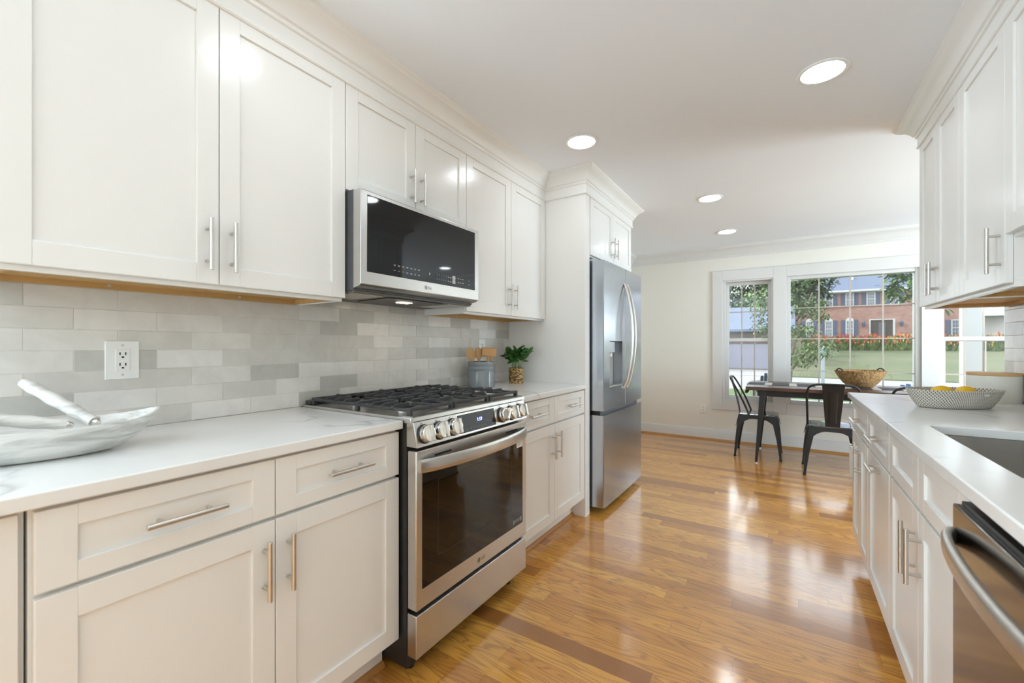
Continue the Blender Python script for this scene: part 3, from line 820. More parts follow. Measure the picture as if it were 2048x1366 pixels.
t.l(t.ramp(t.noise(t.co((1, 1, 1)), 420, 1), [(.4, (.25, .22, .19)), (.6, (.75, .70, .64))]), t.b.inputs['Base Color'])
for a, b in ((1.085, 1.235), (1.655, 1.812)):
    ob('grease_filter', G().box((-1.66, a, 1.3905), (-1.45, b, 1.3932)), m, un)
ob('light_housing', G().prism([(-1.70, 1.30), (-1.70, 1.60), (-1.46, 1.63), (-1.445, 1.60), (-1.445, 1.30), (-1.46, 1.27)], 'z', 1.389, 1.3932), M['black'], un, bev=.002)
ob('work_light', G().box((-1.575, 1.42, 1.3872), (-1.535, 1.49, 1.3892)), M['hoodlamp'], un, bev=.001)

# ------------------------------------------------------------------ refrigerator
fr = thing('refrigerator', 'stainless french door refrigerator with ice dispenser and bottom freezer drawer', 'refrigerator', (-1.45, 3.3, 0))
ob('cabinet_body', G().box((XL + .02, 2.842, .05), (-1.185, 3.748, 1.762)), speckle('grey_fridge_side', (.10, .10, .105), (.12, .12, .125), 20, .45), fr, bev=.002)
for yy in (2.90, 3.69):
    for xx in (-1.72, -1.24): ob('foot', G().cyl((xx, yy, 0), (xx, yy, .052), .02, 14), M['black'], fr)
ob('kick_grille', G().box((-1.20, 2.846, .012), (-1.185, 3.744, .049)), M['black'], fr)
def fdoor(y0, y1, z0, z1, bow=.006, top_r=.0):
    n = 12; poly = [(-1.172, y0), ]
    for i in range(n + 1):
        t = i / n; y = y0 + (y1 - y0) * t
        # bow over the whole width of the fridge
        T = (y - 2.84) / .912
        x = -1.066 + bow * (1 - (2 * T - 1) ** 2)
        if i == 0: poly.append((x - .006, y)); y += .006
        if i == n: poly.append((x, y - .006)); x -= .006
        poly.append((x, y))
    poly.append((-1.172, y1))
    return G().loft([[(p[0], p[1], z) for p in poly] for z in (z0, z1)])
ld = ob('door', fdoor(2.840, 3.2935, .722, 1.779), M['steel_v'], fr)
cut(ld, G().box((-1.135, 2.952, .876), (-.9, 3.224, 1.215)))
rd = ob('door', fdoor(3.2985, 3.752, .722, 1.779), M['steel_v'], fr)
fd = ob('freezer_drawer', fdoor(2.840, 3.752, .045, .690), M['steel_v'], fr)
ob('grip_recess', G().box((-1.172, 2.86, .6905), (-1.10, 3.735, .7212)), M['black'], fd)
ob('door_hinge', G().box((-1.20, 2.845, 1.7625), (-1.13, 2.90, 1.795)), M['mark'], fr, bev=.004)
for yy, dd in ((3.258, ld), (3.334, rd)):
    g = G().loft(bowed((-1.058, yy, 1.665), (-1.058, yy, .850), (1, 0, 0), .066, .012, .010, power=.75))
    ob('handle', g, M['nickel'], dd, smooth=50)
ds = ob('water_dispenser', G().box((-1.134, 2.9525, .8765), (-1.131, 3.2235, 1.2145)), speckle('dispenser_grey', (.30, .295, .28), (.33, .325, .31), 5, .4), ld)
ob('spout_block', G().box((-1.131, 2.965, 1.125), (-1.075, 3.10, 1.213)), M['steel_v'], ds, bev=.006)
ob('spout', G().cyl((-1.10, 3.0, 1.126), (-1.10, 3.0, 1.105), .012, 14), M['white_plastic'], ds)
ob('spout', G().cyl((-1.10, 3.055, 1.126), (-1.10, 3.055, 1.100), .016, 14), M['white_plastic'], ds)
ob('drip_tray', G().box((-1.131, 2.954, .8768), (-1.064, 3.222, .888)), M['nickel'], ds, bev=.002)

# ------------------------------------------------------------------ dishwasher
DX = .291
dwm = thing('dishwasher', 'stainless dishwasher with bowed bar handle under the right counter', 'dishwasher', (.6, .94, 0))
ob('tub', G().box((DX + .046, .645, .10), (.90, 1.2395, .872)), M['black'], dwm)
ob('toe_panel', G().box((.41, .645, 0), (.43, 1.2395, .0995)), M['black'], dwm)
dd = ob('door', G().box((DX, .642, .105), (DX + .045, 1.240, .858)), M['steel_dw'], dwm, bev=.003)
ob('control_strip', G().box((DX + .012, .648, .8582), (DX + .045, 1.234, .866)), M['black'], dd, bev=.001)
g = G().loft(bowed((DX - .006, 1.222, .795), (DX - .006, .66, .795), (-1, 0, 0), .034, .019, .009, power=.5))
ob('handle', g, M['nickel'], dd, smooth=50)

# ------------------------------------------------------------------ things on the counters
wood_sp = speckle('beech_wood', (.58, .33, .13), (.66, .40, .18), 7, .5, stretch=(1, 1, .2))
crk = M['crock'] = speckle('blue_grey_glaze', (.20, .225, .24), (.23, .255, .27), 6, .18)
CX, CY, Z0 = -1.662, 2.218, .9152
c = thing('utensil_crock', 'blue grey glazed crock holding wooden utensils behind the range', 'crock', (CX, CY, Z0))
prof = [(0, 0), (.083, 0), (.087, .004), (.087, .098), (.0855, .104), (.0835, .108), (.0855, .113), (.0865, .122), (.0855, .128), (.0825, .132), (.0825, .136), (.0855, .141), (.0865, .158), (.085, .163), (.082, .164), (.080, .160), (.080, .012), (0, .008)]
ob('jar', G().lathe([(r, z + Z0) for r, z in prof], (CX, CY), 48), crk, c, smooth=40)
def spoon(name, label, base, tip, hw, hl, twist, kind='spoon', grp='wooden utensils in the crock'):
    """base inside the crock, tip at the top of the head"""
    b = Vector(base); t_ = Vector(tip); d = (t_ - b).normalized()
    side = Vector((math.cos(twist), math.sin(twist), 0)); side = (side - d * side.dot(d)).normalized(); nrm = d.cross(side)
    L = (t_ - b).length
    prof = [(0, .005, .005), (.3, .0055, .005), (1 - hl * 1.25 / L, .006, .005)]
    if kind == 'spoon': prof += [(1 - hl / L, .010, .0045), (1 - hl * .8 / L, hw * .8, .004), (1 - hl * .45 / L, hw, .004), (1 - hl * .15 / L, hw * .75, .0035), (1, hw * .2, .003)]
    else: prof += [(1 - hl / L, hw * .6, .004), (1 - hl * .75 / L, hw, .0035), (1 - hl * .1 / L, hw, .003), (1, hw * .9, .0025)]
    rings = []
    for tt, w, h in prof:
        p = b + d * L * tt
        rings.append([p + side * w * math.cos(a * PI / 8) + nrm * h * math.sin(a * PI / 8) for a in range(16)])
    return tag(ob(name, G().loft(rings), wood_sp, smooth=50, org=base), label, 'utensil', grp)
zb = Z0 + .013
spoon('wooden_spoon', 'broad wooden spoon head at the left front of the crock', (CX - .020, CY - .022, zb), (CX - .050, CY - .057, Z0 + .254), .030, .090, .64)
spoon('wooden_spoon', 'rounded wooden spoon standing in the middle of the crock', (CX - .002, CY - .004, zb), (CX - .016, CY - .010, Z0 + .254), .027, .076, .70)
spoon('wooden_spatula', 'thin slanted wooden spatula leaning far left out of the crock', (CX - .022, CY + .002, zb), (CX - .082, CY - .026, Z0 + .232), .015, .066, .64, 'flat')
spoon('wooden_spatula', 'slanted wooden spatula leaning right out of the crock beside the mallet', (CX + .008, CY + .030, zb), (CX + .024, CY + .076, Z0 + .232), .018, .068, .64, 'flat')
ml = thing('meat_mallet', 'wooden meat mallet with block head at the right of the crock', 'mallet', (CX + .01, CY + .02, zb), 'wooden utensils in the crock')
b, tp = Vector((CX + .030, CY + .004, zb)), Vector((CX + .052, CY + .011, Z0 + .224))
ob('shaft', G().tube([b, (b + tp) / 2, tp], .008, 12), wood_sp, ml)
d = (tp - b).normalized(); sd = Vector((.62, .62, -.2)); sd = (sd - d * sd.dot(d)).normalized(); n_ = d.cross(sd)
mtx = Matrix(((sd.x, n_.x, d.x, tp.x), (sd.y, n_.y, d.y, tp.y), (sd.z, n_.z, d.z, tp.z), (0, 0, 0, 1)))
ob('head', G().box((-.046, -.024, -.027), (.046, .024, .027)).rot(mtx), speckle('mallet_wood', (.50, .26, .10), (.58, .32, .13), 8, .5), ml, bev=.004)

# potted plant
PX, PY = -1.608, 2.557
p = thing('potted_plant', 'small green leafy plant in a woven seagrass pot', 'plant', (PX, PY, Z0))
m, t = mat('woven_seagrass', (.5, .32, .12), .75)
v = t.co((1, 1, 1)); vo = t.n('TexVoronoi'); vo.inputs['Scale'].default_value = 62
mp = t.n('Mapping'); mp.inputs['Scale'].default_value = (1, 1, 1.8); t.l(v, mp.inputs[0]); t.l(mp.outputs[0], vo.inputs['Vector'])
t.l(t.ramp(vo.outputs['Distance'], [(0.0, (.66, .45, .20)), (.38, (.52, .32, .12)), (.62, (.14, .08, .03))]), t.b.inputs['Base Color'])
t.bump(vo.outputs['Distance'], .6, -.004)
M['seagrass'] = m
g = G(); pr = [(0, 0)]
for i in range(41):
    z = .108 * i / 40; pr.append((.050 + .0018 * abs(math.sin(i * PI / 4)), z))
pr += [(.047, .110), (.046, .100), (.046, .09), (0, .09)]
ob('pot', g.lathe([(r, z + Z0) for r, z in pr], (PX, PY), 40), M['seagrass'], p, smooth=60)
ob('soil', G().lathe([(0, .0905), (.0455, .0905), (.03, .096), (0, .097)], (0, 0), 20).rot(Matrix.Translation((PX, PY, Z0))), mat('dark_soil', (.03, .02, .012), .9)[0], p)
def leaf(g, base, d, up, L, w, cup=.25, seg=5, droop=.25):
    d = Vector(d).normalized(); up = Vector(up); sd = d.cross(up)
    if sd.length < 1e-3: sd = d.orthogonal()
    sd.normalize(); n_ = sd.cross(d).normalized()
    L_, C_, R_ = [], [], []
    for i in range(seg + 1):
        t_ = i / seg; ww = w * math.sin(PI * min(1, t_ * .93 + .05)) ** .8 * .5
        c = Vector(base) + d * L * t_ - n_ * (droop * L * t_ * t_)
        L_.append(g.b.verts.new(c - sd * ww + n_ * ww * cup)); C_.append(g.b.verts.new(c)); R_.append(g.b.verts.new(c + sd * ww + n_ * ww * cup))
    for i in range(seg):
        g.b.faces.new((L_[i], C_[i], C_[i + 1], L_[i + 1])); g.b.faces.new((C_[i], R_[i], R_[i + 1], C_[i + 1]))
def leafmat(name, c1, c2, sc=30, rough=.35):
    m, t = mat(name, c1, rough); n = t.noise(t.co((1, 1, 1)), sc, 2)
    t.l(t.ramp(n, [(.35, c1), (.65, c2)]), t.b.inputs['Base Color']); return m
M['plant'] = leafmat('glossy_plant_leaf', (.014, .055, .010), (.06, .20, .03), 22)
rnd = random.Random(11); g = G(); gs = G()
for k in range(20):
    a = k * 2.399; lean = .2 + .8 * ((k * 7) % 20) / 20
    top = Vector((PX + math.cos(a) * .105 * lean, PY + math.sin(a) * .105 * lean, Z0 + .17 + .075 * (1 - lean * .75) + rnd.uniform(-.015, .02)))
    b0 = Vector((PX + math.cos(a) * .02, PY + math.sin(a) * .02, Z0 + .09)); mid = (b0 + top) / 2 + Vector((0, 0, .02))
    gs.tube([b0, mid, top], .0016, 6)
    for q in range(5):
        aa = a + rnd.uniform(-1.2, 1.2) + (q % 2) * 1.5 - .7
        tt = .45 + .55 * q / 4; pos = b0.lerp(mid, tt * 2) if tt < .5 else mid.lerp(top, tt * 2 - 1)
        leaf(g, pos, (math.cos(aa) * .8, math.sin(aa) * .8, rnd.uniform(-.25, 1.3)), (math.cos(aa + 2) * .6, math.sin(aa + 2) * .6, 1), rnd.uniform(.045, .066), rnd.uniform(.024, .034), .14, 5, .2)
ob('foliage', g, M['plant'], p, smooth=60, nofix=True)
ob('stems', gs, leafmat('plant_stem', (.12, .22, .05), (.2, .3, .08)), p)

# marble boat bowl and servers on the near left counter
m, t = mat('streaked_marble', (.7, .69, .66), .28)
n1 = t.noise(t.co((6, 1.6, 14)), 1.8, 5, .6, 1.2)
t.l(t.ramp(n1, [(.30, (.40, .385, .36)), (.43, (.62, .61, .58)), (.52, (.76, .75, .72)), (.62, (.70, .68, .65)), (.72, (.50, .48, .45))]), t.b.inputs['Base Color'])
M['marble'] = m
BX, BY, BZ = -1.492, .262, .9153
def boat(t_, k):   # outer shell, half length .225 along local y
    return None
rings = []; n = 44
def boatring(L, Wd, z, tipz=0, pw=1.35):
    r = []
    for i in range(n):
        a = 2 * PI * i / n; cy = math.cos(a); sx_ = math.sin(a)
        y = L * math.copysign(abs(cy) ** .85, cy); x = Wd * math.copysign(abs(sx_) ** pw, sx_)
        r.append((BX + x + .06 * y, BY + y, BZ + z + tipz * abs(cy) ** 4))
    return r
outer = [(.10, .042, 0, 0), (.13, .058, .006, 0), (.165, .078, .026, .003), (.192, .094, .05, .010), (.208, .104, .072, .018), (.212, .107, .078, .02)]
inner = [(.206, .101, .078, .02), (.186, .088, .052, .01), (.155, .068, .028, .003), (.10, .04, .014, 0)]
ob_b = ob('bowl', G().loft([boatring(*q) for q in outer + inner]), M['marble'], smooth=50, org=(BX, BY, BZ))
tag(ob_b, 'boat shaped streaked marble bowl with pointed ends on the near left counter', 'bowl')
def server(label, a, b, r):
    o = thing('salad_server', label, 'utensil', a, 'pale server handles in the marble bowl')
    a, b = Vector(a), Vector(b); pts = []; rs = []
    for i in range(15):
        t_ = i / 14; pts.append(a.lerp(b, t_)); rs.append(r * (.82 + .18 * math.cos(t_ * 7 * PI) * .5 + .12 * math.sin(t_ * PI)))
    d = (b - a).normalized()
    ob('grip', G().tube(pts, rs, 16), M['marble'], o, smooth=60)
    ob('metal_tip', G().tube([a - d * .014, a - d * .011, a - d * .004, a + d * .002], [r * .25, r * .5, r * .62, r * .6], 14), M['chrome'], o, smooth=60)
server('pale marbled server handle leaning over the back rim of the marble bowl', (-1.528, .350, .984), (-1.690, .250, 1.086), .0165)
server('pale marbled server handle lying toward the left in the marble bowl', (-1.500, .292, .987), (-1.525, .085, 1.040), .016)

# woven oval basket with lemons
m, t = mat('black_white_woven_cord', (.62, .58, .50), .8)
tc = t.n('TexCoord'); sp = t.n('SeparateXYZ'); t.l(tc.outputs['Object'], sp.inputs[0])
ang = t.math('ARCTAN2', sp.outputs[1], sp.outputs[0])
lay = t.math('FLOOR', t.math('DIVIDE', sp.outputs[2], .0066))
ck_ = t.math('SINE', t.math('ADD', t.math('MULTIPLY', ang, 90.0), t.math('MULTIPLY', lay, 2.2)))
zf = t.math('ABSOLUTE', t.math('SUBTRACT', t.math('FRACT', t.math('DIVIDE', sp.outputs[2], .0066)), .5))
f_ = t.math('MAXIMUM', t.math('GREATER_THAN', ck_, .55), t.math('GREATER_THAN', zf, .46))
t.l(t.mix(f_, (.66, .62, .54), (.15, .14, .125)), t.b.inputs['Base Color'])
M['cord'] = m
KX, KY, KZ = .612, 2.592, .9153
yaw = math.radians(29)
bs = thing('woven_basket', 'oval black and cream woven basket of lemons on the right counter', 'basket', (0, 0, 0))
g = G(); rings = []
def ovalring(a, b, z):
    return [(a * math.cos(2 * PI * i / 64), b * math.sin(2 * PI * i / 64), z) for i in range(64)]
for i in range(12):
    for q in (0.15, .5, .85):
        t_ = (i + q) / 12; k = t_ ** .6
        bul = .0018 if q == .5 else 0
        rings.append(ovalring(.128 + .050 * k + bul, .064 + .046 * k + bul, .079 * t_))
inn = [ovalring(.170, .102, .079), ovalring(.150, .085, .04), ovalring(.122, .058, .006)]
g.loft([ovalring(.126, .062, 0)] + rings + inn)
ob('basket_wall', g, M['cord'], bs, smooth=60)
ob('hang_tag', G().box((.020, -.1115, .058), (.036, -.1085, .068)), mat('linen_tag', (.6, .58, .53), .8)[0], bs, bev=.001)
bs.location = (KX, KY, KZ); bs.rotation_euler = (0, 0, yaw)
m, t = mat('lemon_skin', (.80, .48, .02), .38)
t.bump(t.noise(t.co((1, 1, 1)), 160, 1), .25, .002)
M['lemon'] = m
def lemon(label, lx, ly, lz, rz):
    c, s = math.cos(yaw), math.sin(yaw)
    g = G(); pr = []
    for i in range(17):
        a = PI * i / 16; r = .033 * math.sin(a); x = -.042 * math.cos(a)
        if i in (0, 16): r = 0
        if i == 0: x -= .007
        if i == 16: x += .007
        if i in (1, 15): x *= 1.05; r *= .8
        pr.append((max(r, .0001), x))
    g.lathe(pr, (0, 0), 28)
    o = ob('lemon', g.rot(Matrix.Rotation(rz, 4, 'Z') @ Matrix.Rotation(PI / 2, 4, 'Y')), M['lemon'], smooth=60)
    o.location = (KX + c * lx - s * ly, KY + s * lx + c * ly, KZ + lz)
    return tag(o, label, 'lemon', 'lemons in the woven basket')
lemon('yellow lemon on the left side of the woven basket', -.055, -.008, .0615, .45)
lemon('yellow lemon in the middle of the woven basket, right of the other', .036, -.014, .0605, .7)

# canister
m_can = speckle('cream_canister_enamel', (.74, .72, .64), (.76, .74, .66), 5, .35)
AX, AY = .832, 2.95
cn = thing('canister', 'cream round canister with thin wooden lid behind the lemon basket', 'canister', (AX, AY, KZ))
ob('jar', G().lathe([(0, KZ), (.089, KZ), (.090, KZ + .002), (.090, KZ + .125), (.088, KZ + .1265), (0, KZ + .1265)], (AX, AY), 48), m_can, cn, smooth=40)
ob('lid', G().lathe([(0, KZ + .1268), (.0905, KZ + .1268), (.0915, KZ + .129), (.0915, KZ + .137), (.0905, KZ + .139), (0, KZ + .139)], (AX, AY), 48), wood_sp, cn, smooth=40)

# ------------------------------------------------------------------ dining table and chairs
m, t = mat('dark_walnut_top', (.055, .025, .015), .22)
n1 = t.noise(t.co((.6, 12, 1)), 4, 4, .6)
t.l(t.ramp(n1, [(.35, (.045, .018, .011)), (.65, (.11, .045, .026))]), t.b.inputs['Base Color'])
M['walnut'] = m
M['blackmetal'] = speckle('matte_black_metal', (.012, .012, .013), (.016, .016, .017), 25, .42, Specular_IOR_Level=.35)
TX0, TX1, TY0, TY1, TZ = -.345, 1.34, 4.915, 5.79, .765
tb = thing('dining_table', 'dark wood dining table on angled black metal legs under the windows', 'table', (.5, 5.35, 0))
ob('tabletop', G().box((TX0, TY0, TZ - .035), (TX1, TY1, TZ)), M['walnut'], tb, bev=.004)
ap = G(); ap.box((TX0 + .10, TY0 + .06, TZ - .095), (TX1 - .10, TY0 + .085, TZ - .0355)); ap.box((TX0 + .10, TY1 - .085, TZ - .095), (TX1 - .10, TY1 - .06, TZ - .0355))
ap.box((TX0 + .10, TY0 + .085, TZ - .095), (TX0 + .125, TY1 - .085, TZ - .0355)); ap.box((TX1 - .125, TY0 + .085, TZ - .095), (TX1 - .10, TY1 - .085, TZ - .0355))
ob('apron', ap, M['blackmetal'], tb, bev=.002)
for fx, tx in ((-.253, -.195), (1.248, 1.19)):
    for fy, ty in ((4.935, 5.0), (5.66, 5.60)):
        f = Vector((fx, fy, .012)); tt = Vector((tx, ty, TZ - .036)); rg_ = []
        for p_, w in ((f, .011), (f.lerp(tt, .5), .02), (tt, .029)):
            rg_.append([(p_.x - w, p_.y - w, p_.z), (p_.x + w, p_.y - w, p_.z), (p_.x + w, p_.y + w, p_.z), (p_.x - w, p_.y + w, p_.z)])
        lo = ob('leg', G().loft(rg_), M['blackmetal'], tb, bev=.003)
        ob('foot_glide', G().lathe([(0, 0), (.012, 0), (.012, .008), (.008, .0122), (0, .0122)], (fx, fy), 16), M['nickel'], lo)
# runner
m, t = mat('banded_runner_cloth', (.06, .06, .07), .85)
tc = t.n('TexCoord'); sp = t.n('SeparateXYZ'); t.l(tc.outputs['Object'], sp.inputs[0])
bandf = t.math('GREATER_THAN', t.math('FRACT', t.math('MULTIPLY', sp.outputs[0], 4.55)), .70)
t.l(t.mix(bandf, (.055, .055, .065), (.62, .58, .52)), t.b.inputs['Base Color'])
M['runner'] = m
rn = thing('table_runner', 'dark banded table runner with black tassels hanging off the table end', 'table runner', (TX0, 5.35, TZ))
ob('cloth', G().box((TX0 - .004, 5.22, TZ + .0005), (1.30, 5.50, TZ + .004)), M['runner'], rn)
g = G(); g.box((TX0 - .008, 5.22, TZ - .03), (TX0 - .004, 5.50, TZ + .004))
ob('hanging_end', g, speckle('black_runner_end', (.03, .03, .034), (.04, .04, .045), 30, .85), rn)
for i in range(9):
    y = 5.225 + i * .034; zz = TZ - .03
    ob('tassel', G().tube([(TX0 - .007, y, zz + .002), (TX0 - .010, y, zz - .015), (TX0 - .016, y + .002, zz - .065)], [.003, .008, .014], 8), M['blackmetal'], rn, smooth=60)

# coiled bowl on the table
m, t = mat('dried_vine_weave', (.4, .24, .1), .75)
n1 = t.noise(t.co((40, 40, 5)), 2.2, 3, .6, .5)
t.l(t.ramp(n1, [(.3, (.13, .065, .025)), (.48, (.36, .20, .075)), (.66, (.56, .36, .16))]), t.b.inputs['Base Color'])
t.bump(n1, .7, .008)
M['vine'] = m
VX_, VY_ = .615, 5.40
vb = thing('vine_bowl', 'large round woven vine bowl with dark handles on the dining table', 'bowl', (VX_, VY_, TZ))
pr = [(0, .0045), (.085, .0045), (.10, .012), (.135, .045), (.168, .09), (.192, .135), (.204, .162), (.206, .168), (.200, .170), (.196, .160), (.182, .13), (.155, .085), (.12, .045), (.085, .022), (0, .018)]
ob('weave', G().lathe([(r, z + TZ) for r, z in pr], (VX_, VY_), 56), M['vine'], vb, smooth=50)
for s_ in (-1, 1):
    dx, dy = .8414 * s_, .5404 * s_
    ex_, ey_ = VX_ + dx * .203, VY_ + dy * .203
    pts = [(ex_ - dy * .04 * math.cos(a), ey_ + dx * .04 * math.cos(a), TZ + .162 + .026 * math.sin(a)) for a in [PI * i / 8 for i in range(9)]]
    ob('handle', G().tube(pts, .006, 8), M['blackmetal'], vb)

# Tolix-shaped stacking chair, facing +Y
def chair0(label):
    c = thing('metal_chair', label, 'chair', (0, 0, 0), 'black metal chairs around the dining table')
    bm_ = M['blackmetal']
    # seat: rounded square, slightly dished
    def sq(w, r, z, dy=0, n=6):
        return [(x, y + dy, zz) for x, y, zz in rrect(-w, w, -w, w, r, z, n)]
    g = G(); g.loft([sq(.178, .05, .438), sq(.182, .05, .444), sq(.180, .05, .4505), sq(.165, .045, .4525), sq(.14, .05, .4515), sq(.05, .03, .4512)])
    ob('seat', g, M['seatmetal'], c, smooth=50)
    # skirt: bands with an arch on every side
    for k in range(4):
        g = G(); n = 14; inn = []; out = []
        R = Matrix.Rotation(k * PI / 2, 4, 'Z')
        for thick, lst in ((0, out), (.004, inn)):
            top = []; bot = []
            for i in range(n + 1):
                x = -.172 + .344 * i / n
                q = abs(x) / .172
                zb_ = .405 - .085 * max(0, (q - .25) / .75) ** 2.0
                off = (.438 - zb_) * .22
                top.append(R @ Vector((x, -.178 + thick, .440))); bot.append(R @ Vector((x * (1 + off * .6), -.178 - off + thick, zb_)))
            lst.append(top); lst.append(bot)
        for i in range(n):
            g.face([out[0][i], out[0][i + 1], out[1][i + 1], out[1][i]]); g.face([inn[0][i], inn[1][i], inn[1][i + 1], inn[0][i + 1]])
            g.face([out[1][i], out[1][i + 1], inn[1][i + 1], inn[1][i]]); g.face([out[0][i], inn[0][i], inn[0][i + 1], out[0][i + 1]])
        bmesh.ops.remove_doubles(g.b, verts=g.b.verts, dist=1e-5)
        ob('apron', g, bm_, c, smooth=40)
    # legs: tapered L channels, splayed
    for sx_ in (-1, 1):
        for sy_ in (-1, 1):
            rings = []
            for z, o, w in ((.437, .176, .060), (.36, .188, .050), (.20, .204, .033), (.06, .213, .022), (.012, .216, .018)):
                X_, Y_ = sx_ * o, sy_ * o; th_ = .006
                pts = [(X_, Y_), (X_ - sx_ * w, Y_), (X_ - sx_ * w, Y_ - sy_ * th_), (X_ - sx_ * th_ * 2, Y_ - sy_ * th_ * 2), (X_ - sx_ * th_, Y_ - sy_ * w), (X_, Y_ - sy_ * w)]
                rings.append([(a, b, z) for a, b in pts])
            lo = ob('leg', G().loft(rings), bm_, c, bev=.002)
            ob('foot', G().lathe([(0, 0), (.013, 0), (.014, .016), (0, .018)], (sx_ * .207, sy_ * .207), 14), bm_, lo)
    # back hoop from the seat sides over the top
    top = []
    H = .835; yb = -.265
    pts = [(-.180, -.075, .440), (-.184, -.12, .56), (-.190, -.185, .70), (-.188, -.225, .775), (-.172, -.247, .812), (-.135, -.258, .830), (-.07, yb, .836), (0, yb - .002, .837)]
    pts = pts + [(-x, y, z) for x, y, z in pts[-2::-1]]
    # smooth once
    P = [Vector(p_) for p_ in pts]; Q = [P[0]]
    for a, b in zip(P, P[1:]): Q += [a.lerp(b, .25), a.lerp(b, .75)]
    Q.append(P[-1])
    ob('back_hoop', G().tube(Q, .0095, 10), bm_, c, smooth=60)
    # splat: tapered curved plate with raised panel
    def spl(t_, w, off=0):
        z = .440 + (.835 - .440) * t_; y = -.176 - .088 * (t_ ** 1.25) - off
        return (w, y, z)
    g = G(); rings = []
    for i in range(9):
        t_ = i / 8; w = .052 + .030 * t_
        a = spl(t_, w); rings.append([(-w, a[1] - .003, a[2]), (w, a[1] - .003, a[2]), (w, a[1] + .003, a[2]), (-w, a[1] + .003, a[2])])
    g.loft(rings)
    so = ob('back_splat', g, bm_, c, bev=.0015)
    g = G(); rings = []
    for i in range(9):
        t_ = .12 + .70 * i / 8; w = .020 + .012 * t_
        a = spl(t_, w); rings.append([(-w, a[1] - .0062, a[2]), (w, a[1] - .0062, a[2]), (w * 1.25, a[1] - .0028, a[2]), (-w * 1.25, a[1] - .0028, a[2])])
    ob('pressed_panel', g.loft(rings), bm_, so, bev=.001)
    return c
M['seatmetal'] = speckle('satin_black_seat', (.03, .031, .034), (.036, .037, .04), 25, .16, Coat_Weight=1.0, Coat_Roughness=.08, Coat_IOR=1.9)
ch = chair0('black metal chair with its back to the kitchen, nearest the refrigerator side')
c2_ = copy_tree(ch); c3_ = copy_tree(ch)
ch.location = (.350, 4.930, 0)
c2_.location = (-.252, 5.335, 0); c2_.rotation_euler = (0, 0, -PI / 2)
c2_['label'] = 'black metal chair at the left end of the dining table, seen from its side'
c3_.location = (.935, 4.930, 0)
c3_['label'] = 'black metal chair mostly hidden behind the right counter beside the lemon basket'

# ------------------------------------------------------------------ outside
GZ = -.5
def groundmat(name, c1, c2, c3, sc, rough=.9):
    m, t = mat(name, c1, rough)
    a = t.noise(t.co((1, 1, 1)), sc, 4, .6); b = t.noise(t.co((1, 1, 1)), sc * 25, 2)
    t.l(t.mix(.35, t.ramp(a, [(.35, c1), (.5, c2), (.68, c3)]), t.ramp(b, [(.3, c1), (.7, c3)])), t.b.inputs['Base Color'])
    return m
M['grass'] = groundmat('lawn_grass', (.030, .068, .010), (.040, .085, .013), (.058, .098, .022), .35)
M['drygrass'] = groundmat('dry_lawn_grass', (.032, .058, .013), (.052, .066, .022), (.105, .09, .046), .22)
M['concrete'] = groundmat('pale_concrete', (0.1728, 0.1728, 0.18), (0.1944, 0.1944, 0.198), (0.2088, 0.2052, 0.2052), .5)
struct('front_lawn', G().box((-9, YF + .16, GZ - .3), (14, 18.5, GZ)), M['grass'], 'green front lawn just outside the windows', 'lawn')
struct('street', G().box((-30, 18.5, GZ - .3), (40, 27, GZ - .02)), M['concrete'], 'pale concrete street crossing in front of the houses', 'street')
struct('side_lawn', G().box((-40, 33.5, GZ - .3), (.2, 90, GZ - .01)), M['grass'], 'lawn around and behind the garage house', 'lawn')
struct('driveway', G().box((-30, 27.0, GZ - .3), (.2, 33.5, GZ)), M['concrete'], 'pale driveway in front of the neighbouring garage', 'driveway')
g = G(); g.loft([[(x, 27.0, GZ - .3), (x, 27.0, GZ + .02), (x, 28.5, GZ + .16), (x, 40, .15), (x, 52, .70), (x, 58, 1.5), (x, 75, 2.2), (x, 75, GZ - .3)] for x in (.2, 45)])
struct('bank_lawn', g, M['drygrass'], 'sloping dry lawn rising to the brick house', 'lawn', smooth=40)

brick_m, t = mat('red_brick', (.3, .18, .15), .9)
bt = t.n('TexBrick'); bt.inputs['Scale'].default_value = 1.0; bt.inputs['Brick Width'].default_value = .42; bt.inputs['Row Height'].default_value = .13; bt.inputs['Mortar Size'].default_value = .014
bt.inputs['Color1'].default_value = (0.20, 0.093, 0.072, 1); bt.inputs['Color2'].default_value = (0.29, 0.155, 0.125, 1); bt.inputs['Mortar'].default_value = (0.27, 0.20, 0.175, 1)
tc = t.n('TexCoord'); sp = t.n('SeparateXYZ'); cb = t.n('CombineXYZ'); t.l(tc.outputs['Object'], sp.inputs[0])
t.l(t.math('ADD', sp.outputs[0], sp.outputs[1]), cb.inputs[0]); t.l(sp.outputs[2], cb.inputs[1]); t.l(cb.outputs[0], bt.inputs['Vector'])
nb = t.noise(tc.outputs['Object'], .7, 4, .6)
t.l(t.mix(.4, bt.outputs[0], t.ramp(nb, [(.35, (.16, .078, .062)), (.65, (.31, .185, .15))])), t.b.inputs['Base Color'])
M['slate'] = speckle('blue_grey_shingles', (.072, .09, .135), (.088, .108, .16), 3, .85, stretch=(1, 1, 4))
M['shutter'] = speckle('navy_shutters', (.045, .055, .095), (.055, .065, .11), 4, .6)
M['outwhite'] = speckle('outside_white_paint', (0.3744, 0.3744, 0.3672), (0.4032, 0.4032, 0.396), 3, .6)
M['darkglass'] = mat('house_window_glass', (.10, .11, .13), .12)[0]
M['bark'] = speckle('grey_brown_bark', (0.1152, 0.0936, 0.072), (0.1728, 0.144, 0.1152), 18, .9)

